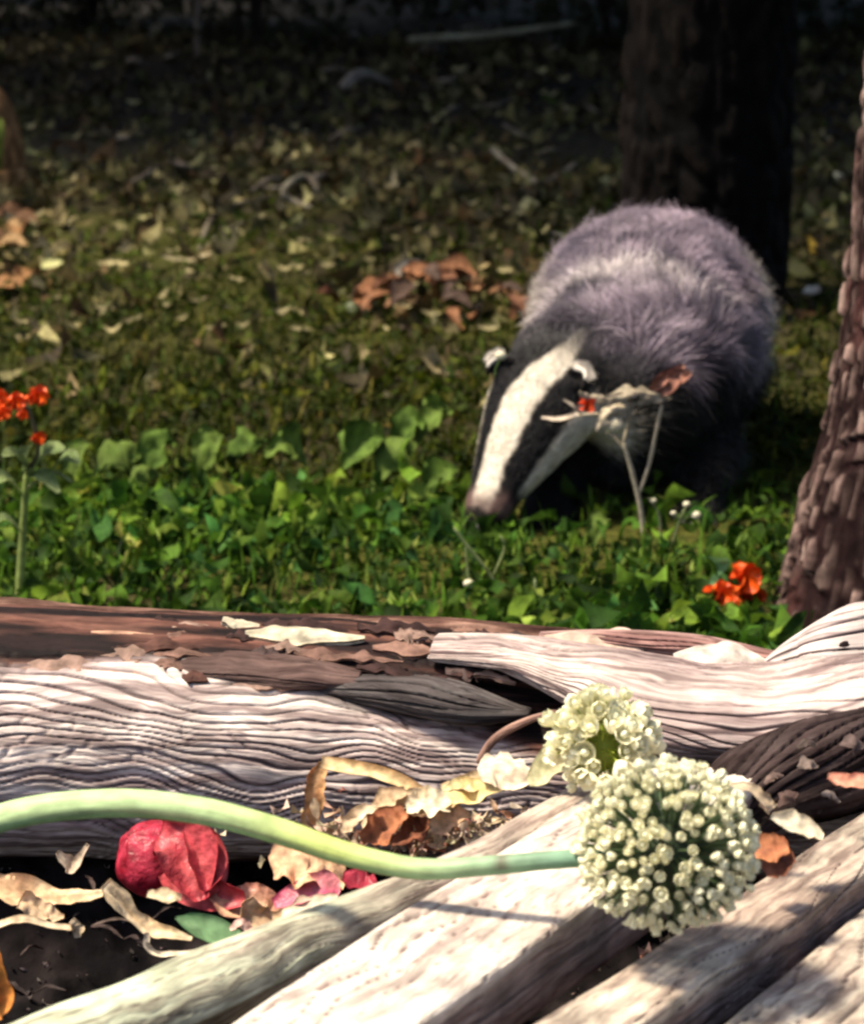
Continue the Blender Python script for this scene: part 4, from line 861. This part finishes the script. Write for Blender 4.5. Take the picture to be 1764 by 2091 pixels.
for q_, (pp, wq) in enumerate([([(1372, 812), (1330, 806), (1285, 800), (1235, 812)], [.003, .009, .011, .004]), ([(1330, 815), (1285, 822), (1240, 845), (1218, 880)], [.003, .009, .011, .003]), ([(1290, 830), (1262, 858), (1248, 890)], [.006, .010, .004]), ([(1235, 815), (1205, 812), (1185, 800)], [.005, .006, .002])]):
    obj('dead_leaf', ribbon([W(a, b, y=yw-.01*k-.004*q_) for k, (a, b) in enumerate(pp)], wq, (0, -.9, .6), cup=-.6, crumple=.9, seed=180+q_, color=(.50, .42, .30), color2=(.36, .29, .21), n=22, m=9, thick=.0008, edge=.5), M_DRY, wd0)
v1, f1 = ellipsoid(tuple(W(1255, 868, y=yw-.02)), np.eye(3), (.0125, .011, .0115)); v1 = v1+.002*fbm(v1[:, 0]*150, v1[:, 1]*150, v1[:, 2]*150, 3)[:, None]
obj('seed_head', mesh_np('seed_head', v1, f1, {'Col': np.tile((.55, .48, .34), (len(v1), 1))}), M_STALK, wd0)
v1, f1 = ellipsoid(tuple(W(1298, 812, y=yw-.028)), np.eye(3), (.005, .004, .005)); obj('dark_seed', mesh_np('dark_seed', v1, f1, {'Col': np.tile((.02, .016, .018), (len(v1), 1))}), M_STALK, wd0)
for k, (a, b, c, ww) in enumerate([((1340, 805), (1365, 780), (1395, 745), .013), ((1360, 795), (1385, 770), (1410, 760), .010), ((1330, 800), (1350, 775), (1370, 760), .008)]):
    obj('withered_leaf', ribbon([W(*a, y=yw), W(*b, y=yw-.01), W(*c, y=yw)], [.004, ww, .003], (0, -1, .4), cup=.5, crumple=.5, seed=80+k, color=(.24, .10, .075), color2=(.34, .15, .10), thick=.0006), M_DRY, wd0)
obj('withered_leaf', ribbon([W(1105, 852, y=yw), W(1140, 856, y=yw-.01), W(1180, 845, y=yw)], [.0015, .004, .003], (0, -.6, 1), cup=.3, seed=84, color=(.55, .45, .35), thick=.0005), M_DRY, wd0)
obj('withered_leaf', ribbon([W(1150, 815, y=yw), W(1172, 830, y=yw-.01), W(1190, 850, y=yw)], [.001, .0025, .002], (0, -.6, 1), cup=.3, seed=85, color=(.3, .25, .2), thick=.0005), M_DRY, wd0)
tube([W(1180, 848, y=yw), W(1215, 845, y=yw), W(1240, 850, y=yw)], .0018, WC, M_STALK, wd0)
M_ORG = mat_attr('orange_petal', rough=.45, trans=.25, scale=120, var=.2, spec=.4)
def blossom(parent, c, r, n, seed, cols=((.72, .045, .004), (.85, .15, .012)), name='petal'):
    rs = np.random.default_rng(seed)
    for k in range(n):
        a = k*6.283/n+rs.normal(0, .2); d = Vector((math.cos(a), math.sin(a)*.6-.25, math.sin(a)*.6+.35)).normalized()
        e = Vector(c)+d*r*rs.uniform(.8, 1.15); m_ = Vector(c)+d*r*.55+Vector((0, -.003, .003))
        obj(name, ribbon([Vector(c), m_, e], [.25*r, .52*r, .2*r], (d.cross(Vector((0.2, .1, 1)))+Vector((0, -1, .3))), cup=.5, crumple=.4, seed=seed+k, color=cols[0], color2=cols[1], n=8, thick=.0006), M_ORG, parent)
    v, f = ellipsoid(tuple(c), np.eye(3), (r*.3,)*3, 8, 6); obj('flower_centre', mesh_np('flower_centre', v, f, {'Col': np.tile((.55, .06, .01), (len(v), 1))}), M_ORG, parent)
blossom(wd0, W(1198, 833, y=yw-.02), .013, 6, 3, ((.85, .06, .01), (.80, .12, .03)), 'red_petal')
# orange flowers right
rf = empty('orange_flower', W(1500, 1260, y=3.40), 'cluster of orange red blossoms low in the grass beside the right tree', 'flower')
for k, (a, b, r) in enumerate([(1472, 1222, .022), (1520, 1190, .024), (1532, 1222, .020), (1497, 1232, .015)]):
    blossom(rf, W(a, b, y=3.36+.01*k), r, 6, 20+k*10)
    tube([W(a, b, y=3.37+.01*k), W(1503, 1270, y=3.39)], .002, (.10, .18, .05), M_LEAF, rf, 'stem', 12)
for k, (a, b) in enumerate([((1500, 1255), (1440, 1262)), ((1500, 1255), (1560, 1258)), ((1490, 1215), (1450, 1195)), ((1500, 1262), (1470, 1300)), ((1465, 1180), (1465, 1140))]):
    p, q = W(*a, y=3.39), W(*b, y=3.37); obj('leaf', ribbon([p, p.lerp(q, .5)+Vector((0, 0, .008)), q], [.004, .014, .003], (0, -.4, 1), cup=.3, seed=k, color=(.08, .18, .10), color2=(.14, .26, .10)), M_LEAF, rf)
# plant at the left edge
lf = empty('orange_flower', W(45, 1230, y=3.40), 'tall green stemmed plant with orange red flowers at the left edge', 'flower')
tube([W(38, 1240, y=3.40), W(45, 1120, y=3.40), W(55, 960, y=3.40)], [.0058, .0052, .0040], (.26, .32, .10), M_LEAF, lf, 'stem', 50)
tube([W(55, 960, y=3.40), W(78, 920, y=3.39), W(60, 840, y=3.38), W(40, 820, y=3.38)], .0028, (.16, .14, .08), M_LEAF, lf, 'stem', 30)
tube([W(50, 1000, y=3.40), W(105, 965, y=3.39), W(150, 985, y=3.39)], .0024, (.3, .33, .14), M_LEAF, lf, 'stem', 30)
for k, (a, b, r) in enumerate([(78, 818, .016), (32, 828, .014), (-8, 825, .018), (80, 900, .010), (50, 852, .009), (8, 850, .011)]): blossom(lf, W(a, b, y=3.36+.008*k), r, 6, 60+k*10)
for k, (a, b, w_) in enumerate([((60, 965), (5, 925), .014), ((60, 970), (135, 915), .018), ((55, 975), (120, 1000), .012), ((40, 1000), (-20, 985), .014), ((52, 960), (60, 905), .010), ((45, 1090), (-15, 1060), .010), ((110, 960), (160, 940), .014)]):
    p, q = W(*a, y=3.40), W(*b, y=3.36); obj('leaf', ribbon([p, p.lerp(q, .5)+Vector((0, 0, .010)), q+Vector((0, 0, -.004))], [.004, w_, .003], (0, -.5, 1), cup=.35, crumple=.25, seed=90+k, color=(.14, .20, .07), color2=(.24, .28, .12)), M_LEAF, lf)
# small sprigs with white buds
def sprig(pts, buds, y, label, r=.0013, c=(.22, .26, .12), twigs=()):
    root = empty('sprig', W(*pts[0], y=y), label, 'plant')
    tube([W(*p, y=y) for p in pts], r, c, M_LEAF, root, 'stem', 20)
    for t in twigs: tube([W(*p, y=y) for p in t], r*.8, c, M_LEAF, root, 'stem', 12)
    for k, (a, b, s) in enumerate(buds):
        v, f = ellipsoid(tuple(W(a, b, y=y-.004)), np.eye(3), (s, s*.7, s*.8), 10, 7); v = v+.12*s*fbm(v[:, 0]*200, v[:, 1]*200, v[:, 2]*200, k)[:, None]
        obj('bud', mesh_np('bud', v, f, {'Col': np.tile((.66, .60, .42), (len(v), 1))}), M_STALK, root)
    return root
sprig([(1370, 1120), (1385, 1070), (1400, 1035)], [(1422, 1052, .0065), (1402, 1030, .005), (1375, 1048, .004)], 3.56, 'thin sprig with small white buds at the foot of the badger', twigs=[[(1385, 1070), (1405, 1055), (1422, 1052)], [(1390, 1060), (1378, 1048)]])
sprig([(1350, 1110), (1345, 1050), (1322, 1015)], [(1335, 1022, .004)], 3.60, 'pale drooping sprig beside the forked weed', c=(.34, .3, .2))
sprig([(1045, 1265), (1005, 1180), (950, 1110), (925, 1075)], [(957, 1192, .0068)], 3.40, 'leaning pale stem with one white bud below the badger nose', r=.0020, c=(.30, .34, .14), twigs=[[(1005, 1180), (1030, 1120), (1020, 1090)], [(950, 1110), (958, 1190)]])
sprig([(1100, 1270), (1095, 1225), (1092, 1180)], [(1113, 1247, .0068)], 3.38, 'short stalk with a white bud growing right behind the log', r=.0020, c=(.34, .38, .2))
sprig([(1010, 770), (1015, 745), (1030, 725)], [(1022, 726, .0075)], 3.66, 'curled cream seed pod standing beside the badger ear', c=(.10, .16, .05))

# broad weed leaves standing out of the turf
broad = [((190, 940), (300, 925), .030, 3.93), ((290, 945), (360, 905), .026, 3.95), ((400, 950), (455, 890), .028, 3.98), ((455, 930), (545, 900), .022, 4.0), ((540, 905), (625, 950), .026, 3.95),
         ((700, 930), (790, 900), .028, 3.93), ((760, 960), (850, 905), .026, 3.92), ((800, 900), (870, 860), .022, 3.98), ((850, 880), (925, 840), .020, 4.0), ((700, 910), (740, 880), .018, 3.98),
         ((130, 975), (180, 905), .016, 3.92), ((860, 1000), (935, 960), .020, 3.86), ((250, 985), (330, 970), .016, 3.88), ((640, 1085), (700, 1050), .015, 3.72), ((740, 1060), (800, 1020), .016, 3.76),
         ((450, 1090), (520, 1060), .013, 3.70), ((330, 1120), (360, 1060), .013, 3.66), ((130, 1090), (230, 1110), .014, 3.66), ((880, 1090), (940, 1060), .014, 3.7), ((1130, 1120), (1190, 1100), .013, 3.66),
         ((1200, 1110), (1240, 1060), .014, 3.66), ((1480, 1130), (1560, 1100), .016, 3.66), ((1250, 1150), (1330, 1140), .013, 3.56), ((680, 1230), (760, 1260), .015, 3.42), ((790, 1250), (860, 1240), .013, 3.42)]
for k, (a, b, w_, y_) in enumerate(broad):
    p, q = W(*a, y=y_), W(*b, y=y_+.03); m_ = p.lerp(q, .5)+Vector((0, 0, .012)); near = y_ < 3.8
    o = obj('broad_leaf', ribbon([p+Vector((0, 0, -.02)), m_, q], [.003, w_, .003], (.1, -.65, 1), cup=.5 if k % 3 else -.5, crumple=.75, wave=.18, edge=.35, seed=k, n=16, color=(.05, .10, .015) if k % 2 else (.10, .14, .03), color2=(.13, .20, .035), thick=.0006), M_LEAF)
    tag(o, 'broad fresh green leaf low in the grass just behind the log' if near else 'broad dull green weed leaf standing in the turf left of the badger', 'leaf', 'near broad green leaves' if near else 'broad weed leaves left of the badger')

# ------------------------------------------------------------------ STANDOUT LEAVES, TWIGS AND SCRAPS ON THE WOOD FLOOR
def floor_leaf(u, v, L_, ang, w_, c_, label, group=None, name='fallen_leaf', curl=.3, seed=0, lift=.012):
    p = W(u, v, z=0); p.z = float(gz(p.x, p.y))+lift; d = Vector((math.cos(ang), math.sin(ang)*1.0, 0)); h = L_/2
    o = obj(name, ribbon([p-d*h+Vector((0, 0, curl*h*.6)), p, p+d*h+Vector((0, 0, curl*h))], [w_*.15, w_, w_*.2], (0.1, -.6, 1), cup=.5, crumple=.35, seed=seed, n=8, color=c_, color2=tuple(x*.8 for x in c_), thick=.0006), M_DRY)
    return tag(o, label, 'leaf', group)
Y1, T1, W1 = (.62, .55, .25), (.48, .40, .24), (.70, .64, .48)
floor_leaf(100, 550, .055, .1, .016, (.62, .60, .28), 'bright yellow green fallen leaf far to the left on dark moss', seed=1)
floor_leaf(305, 454, .06, -.1, .010, Y1, 'narrow bright tan leaf on the moss left of the ring shaped twig', seed=2)
floor_leaf(690, 435, .055, 2.6, .012, Y1, 'curled yellowish leaf right of the ring shaped twig', seed=3, curl=1.2)
floor_leaf(665, 750, .036, -.4, .009, Y1, 'small pale leaf on the olive moss left of the badger head', seed=4)
floor_leaf(512, 752, .026, 1.0, .009, (.30, .30, .12), 'dull olive scrap of leaf on the moss in the middle', seed=5)
floor_leaf(450, 412, .09, .5, .010, T1, 'long pale pointed leaf beside the dead twigs', seed=6)
floor_leaf(380, 540, .11, 0.0, .009, T1, 'long flat straw coloured leaf lying level on the moss', seed=7)
floor_leaf(1655, 622, .06, .9, .014, (.74, .62, .50), 'bright pinkish white petal on the soil between the two trees', seed=8)
floor_leaf(1665, 545, .075, 1.9, .013, (.52, .34, .05), 'golden yellow curled leaf between the two trees', seed=9, curl=.9)
floor_leaf(1690, 475, .045, .2, .014, (.42, .38, .22), 'dull cream leaf above the golden leaf between the trees', seed=10)
floor_leaf(1620, 510, .03, .2, .010, (.30, .27, .17), 'small grey tan leaf close to the dark trunk', seed=12)
floor_leaf(985, 645, .045, .4, .012, (.66, .42, .24), 'pale orange leaf on the rusty leaf pile', seed=13)
floor_leaf(970, 562, .06, .1, .010, (.50, .38, .18), 'tan leaf topping the rusty leaf pile', seed=14)
floor_leaf(60, 1010, .02, .1, .006, W1, 'tiny pale scrap beside the left flower stem', seed=15)
pw = W(1708, 366, z=.02)
v1, f1 = ellipsoid(tuple(pw), np.eye(3), (.020, .018, .019)); v1 = v1+.003*fbm(v1[:, 0]*90, v1[:, 1]*90, v1[:, 2]*90, 3)[:, None]
tag(obj('puffball', mesh_np('puffball', v1, f1, {'Col': np.tile((.66, .60, .42), (len(v1), 1))}), M_STALK), 'round cream puffball on dark ground between the trees', 'mushroom')
for k in range(150):    # lighter leaves that catch the eye all over the litter
    v_ = 140+560*rng.random()**.9; u_ = rng.uniform(-20, 1240 if v_ < 480 else 1040)
    s_ = rng.uniform(.02, .05); br = rng.uniform(.22, .50)
    floor_leaf(u_, v_, s_, rng.uniform(-1, 1)+(3.14 if rng.random() < .5 else 0), s_*rng.uniform(.12, .24), (br, br*.84, br*.42), 'small pale dry leaf among the brown leaf litter', 'pale leaves scattered over the litter', seed=100+k, curl=rng.uniform(.1, .9), lift=.016)
# rusty leaf heap behind, left of the badger
hc = W(905, 640, z=0)
for k in range(46):
    dx, dy = rng.normal(0, .085), rng.normal(0, .10); p = hc+Vector((dx, dy, 0)); h = .075*math.exp(-(dx/.12)**2-(dy/.14)**2)
    p.z = h+rng.uniform(.0, .02); a = rng.uniform(0, 6.28); L_ = rng.uniform(.04, .08); d = Vector((math.cos(a), math.sin(a), rng.normal(0, .35)))
    cr = [(.30, .13, .06), (.20, .085, .045), (.42, .22, .11), (.10, .06, .045)][rng.integers(0, 4)]
    tag(obj('rusty_leaf', ribbon([p-d*L_/2, p+Vector((0, 0, .008)), p+d*L_/2], [.004, L_*.3, .004], (rng.normal(0, .4), -.4, 1), cup=.6, crumple=.5, seed=300+k, n=10, color=cr, color2=tuple(x*.6 for x in cr), thick=.0008), M_DRY), 'rust brown dead leaf in the heap left of the badger', 'leaf', 'rusty leaves heaped left of the badger')
for k, (a, b, c, w_) in enumerate([((780, 565), (850, 560), (900, 580), .025), ((790, 590), (840, 600), (880, 585), .016)]):
    litter_item('curled_leaf', [a, b, c], [.004, w_, .005], ['grey white curled dead leaf on top of the rusty heap', 'grey crumpled leaf under the pale curled one'][k], 'leaf', (.34, .30, .24), (.12, .10, .09), y=5.75-.1*k, seed=320+k, crumple=.9, cup=.8)
litter_item('curled_leaf', [(630, 650), (700, 660), (775, 600)], [.01, .045, .01], 'large grey green limp leaf left of the rusty heap', 'leaf', (.14, .17, .10), (.20, .22, .14), y=5.45, seed=330, crumple=.5)
# dead twigs
def twig(pts, r, label, c=(.22, .19, .13), group=None):
    P_ = []
    for a, b, h in pts:
        p = W(a, b, z=h); P_.append(p)
    return tag(obj('twig', limb(P_, [r]*(len(P_)-1)+[r*.4], 50, 8, color=c, disp=lambda L, A, R_: (r*.25*fbm(L*30, A, 0, 5), {})), M_WOOD), label, 'twig', group)
twig([(640, 425, .02), (600, 410, .03), (578, 392, .05), (600, 366, .07), (628, 360, .07), (648, 385, .05), (642, 400, .03)], .007, 'pale twig curled into a ring on the leaf litter', (.30, .27, .19))
twig([(405, 510, .01), (430, 450, .03), (470, 420, .03), (560, 400, .02)], .006, 'forked grey twig lying left of the ring shaped twig')
twig([(400, 530, .01), (450, 480, .02), (520, 440, .02)], .005, 'thin grey twig under the forked twig')
twig([(700, 175, .1), (740, 150, .12), (800, 170, .08)], .016, 'pale broken branch end in the dark litter at the top', (.24, .21, .17))
twig([(830, 80, .1), (1000, 70, .12), (1180, 45, .16)], .012, 'long dim branch lying in the shade left of the dark trunk', (.22, .22, .15))
twig([(1000, 300, .03), (1060, 350, .03), (1110, 370, .02), (1180, 330, .03)], .007, 'crooked pale twig left of the dark trunk', (.34, .30, .22))
for k in range(26):
    u_ = rng.uniform(0, 1240); v_ = rng.uniform(30, 420); a = rng.uniform(-.7, .7); l = rng.uniform(30, 90)
    twig([(u_, v_, .02), (u_+l*.5*math.cos(a), v_+l*.4*math.sin(a)+rng.normal(0, 6), .05), (u_+l*math.cos(a), v_+l*.8*math.sin(a), .03)], rng.uniform(.003, .008), 'thin dead twig half buried in the dark litter', (.20, .17, .13), 'dead twigs in the dark litter')
# slim hanging stem at the top left of centre
vs = W(402, 130, z=0.0)
tag(obj('dead_stalk', limb([vs, vs+Vector((.02, 0, .45)), vs+Vector((.08, .05, 1.0))], [.010, .008, .006], 40, 8, color=(.16, .13, .10)), M_WOOD), 'slim upright dead stalk in the dark background', 'stalk')
# brown stump and green tuft at the left edge
sl = W(-40, 385, z=0)
piece('stump', [Vector((sl.x, sl.y, -.08)), Vector((sl.x, sl.y, .12)), Vector((sl.x-.02, sl.y, .22)), Vector((sl.x-.03, sl.y, .28))], [(.13, .13), (.10, .10), (.08, .08), (.05, .05)], 'rusty brown broken stump cut by the left edge', 'stump', ((.40, .22, .09), (.22, .11, .05), (.03, .018, .012)), 77, 80, 60, .008, 60, .02, mat=M_BARK)
tf = empty('fern', W(8, 300, y=sl.y-.2), 'small yellow green tuft growing on the stump at the left edge', 'plant')
for k in range(14):
    p = W(0, 345, y=sl.y-.16); q = p+Vector((rng.normal(-.03, .025), -.03, rng.uniform(.04, .13)))
    obj('frond', ribbon([p, p.lerp(q, .6)+Vector((0, -.02, .02)), q], [.004, .012, .002], (0, -1, .4), cup=.2, seed=k, n=8, color=(.14, .20, .03), color2=(.22, .26, .05)), M_LEAF, tf)

for k in range(16):
    p = W(rng.uniform(-30, 75), rng.uniform(430, 640), z=0); p.z = float(gz(p.x, p.y))+.02; L_ = rng.uniform(.05, .10); a = rng.uniform(0, 6.28); d = Vector((math.cos(a), math.sin(a), rng.normal(0, .35)))
    cr = [(.34, .17, .07), (.20, .10, .05), (.42, .26, .12)][k % 3]
    tag(obj('rusty_leaf', ribbon([p-d*L_/2, p+Vector((0, 0, .010)), p+d*L_/2], [.004, L_*.3, .004], (rng.normal(0, .4), -.4, 1), cup=.6, crumple=.5, seed=500+k, n=10, color=cr, color2=tuple(x*.6 for x in cr), thick=.0008), M_DRY), 'orange brown dead leaf lying below the stump at the left edge', 'leaf', 'orange brown leaves below the stump')

# shreds lodged on the rotten log at the right
for k, (a, b, c_) in enumerate([((1560, 1600), (1600, 1585), (.20, .13, .11)), ((1640, 1560), (1690, 1570), (.26, .19, .16)), ((1600, 1640), (1650, 1625), (.12, .07, .06)), ((1680, 1620), (1720, 1640), (.34, .26, .22)), ((1540, 1650), (1575, 1665), (.30, .20, .15)), ((1700, 1530), (1745, 1520), (.15, .10, .09)), ((1620, 1530), (1660, 1520), (.10, .07, .06)), ((1640, 1665), (1700, 1650), (.22, .13, .1))]):
    dk = 14*math.sin(k*5.3); p, q = W(a[0]+dk, a[1]-dk*.6, y=1.955+.004*k), W(b[0]+dk*1.6, b[1]+dk*.4, y=1.96+.004*k)
    tag(obj('bark_shred', ribbon([p, p.lerp(q, .5)+Vector((0, 0, .004)), q], [.001, .0035+.002*(k % 3), .001], (.5*math.sin(k*2.1), -.6, 1), cup=-.3, crumple=.5, seed=700+k, n=14, color=c_, color2=tuple(x*.5 for x in c_), thick=.001, edge=.4), M_DRY), 'small brown bark shred lying on the dark decayed log at right', 'bark', 'bark shreds on the decayed log')

# ragged flakes of bark and rot along the top of the grey log
for k in range(34):
    u_ = rng.uniform(-20, 1120); v_ = rng.uniform(1262, 1375+min(1, u_/900)*40); y_ = 2.33-.085*(v_-1262)/130; l_ = rng.uniform(60, 190)
    zs = .228+.1*math.sqrt(max(0, 1-((y_-2.335)/.135)**2))
    p = W(u_, v_, y=y_); p.z = zs+.001; q = Vector((p.x+l_*F*2.4, y_+rng.normal(0, .006), zs+rng.uniform(-.001, .004)-.004*max(0, u_)/900))
    c_ = [(.10, .045, .035), (.045, .022, .020), (.20, .11, .085), (.30, .19, .15), (.07, .045, .042)][rng.integers(0, 5)]
    w_ = rng.uniform(.004, .010)
    tag(obj('bark_flake', ribbon([p, p.lerp(q, .5)+Vector((0, 0, .004)), q], [w_*.4, w_, w_*.2], (0, -.35, 1), cup=-.3, crumple=.3, seed=800+k, n=40, m=7, color=c_, color2=tuple(x*.45 for x in c_), thick=.002, edge=.7), M_SPLIT), 'ragged brown bark flake peeling along the top of the grey log', 'bark', 'bark flakes on top of the grey log')
# dark shreds and roots on the soil at left
for k in range(22):
    u_, v_ = rng.uniform(0, 470), rng.uniform(1700, 2060)
    if v_ > 2150-u_*.5: continue
    p = W(u_, v_, z=.13); a = rng.uniform(0, 6.28); l_ = rng.uniform(.008, .022)
    for q_ in range(6):
        p = W(u_, v_, z=float(bank(np.array(p.x), np.array(p.y)))+.004)
    d = Vector((math.cos(a), math.sin(a), rng.normal(0, .2)))
    c_ = [(.045, .030, .028), (.08, .05, .045), (.16, .11, .09)][k % 3]
    tag(obj('shred', ribbon([p-d*l_, p+Vector((0, 0, .005)), p+d*l_], [.0008, .0022, .0008], (rng.normal(0, .4), -.4, 1), cup=.5, crumple=.6, seed=900+k, n=14, color=c_, color2=tuple(x*.5 for x in c_), thick=.0006, edge=.5), M_DRY), 'dark fibrous shred lying on the black soil at left', 'shred', 'fibrous shreds on the black soil')
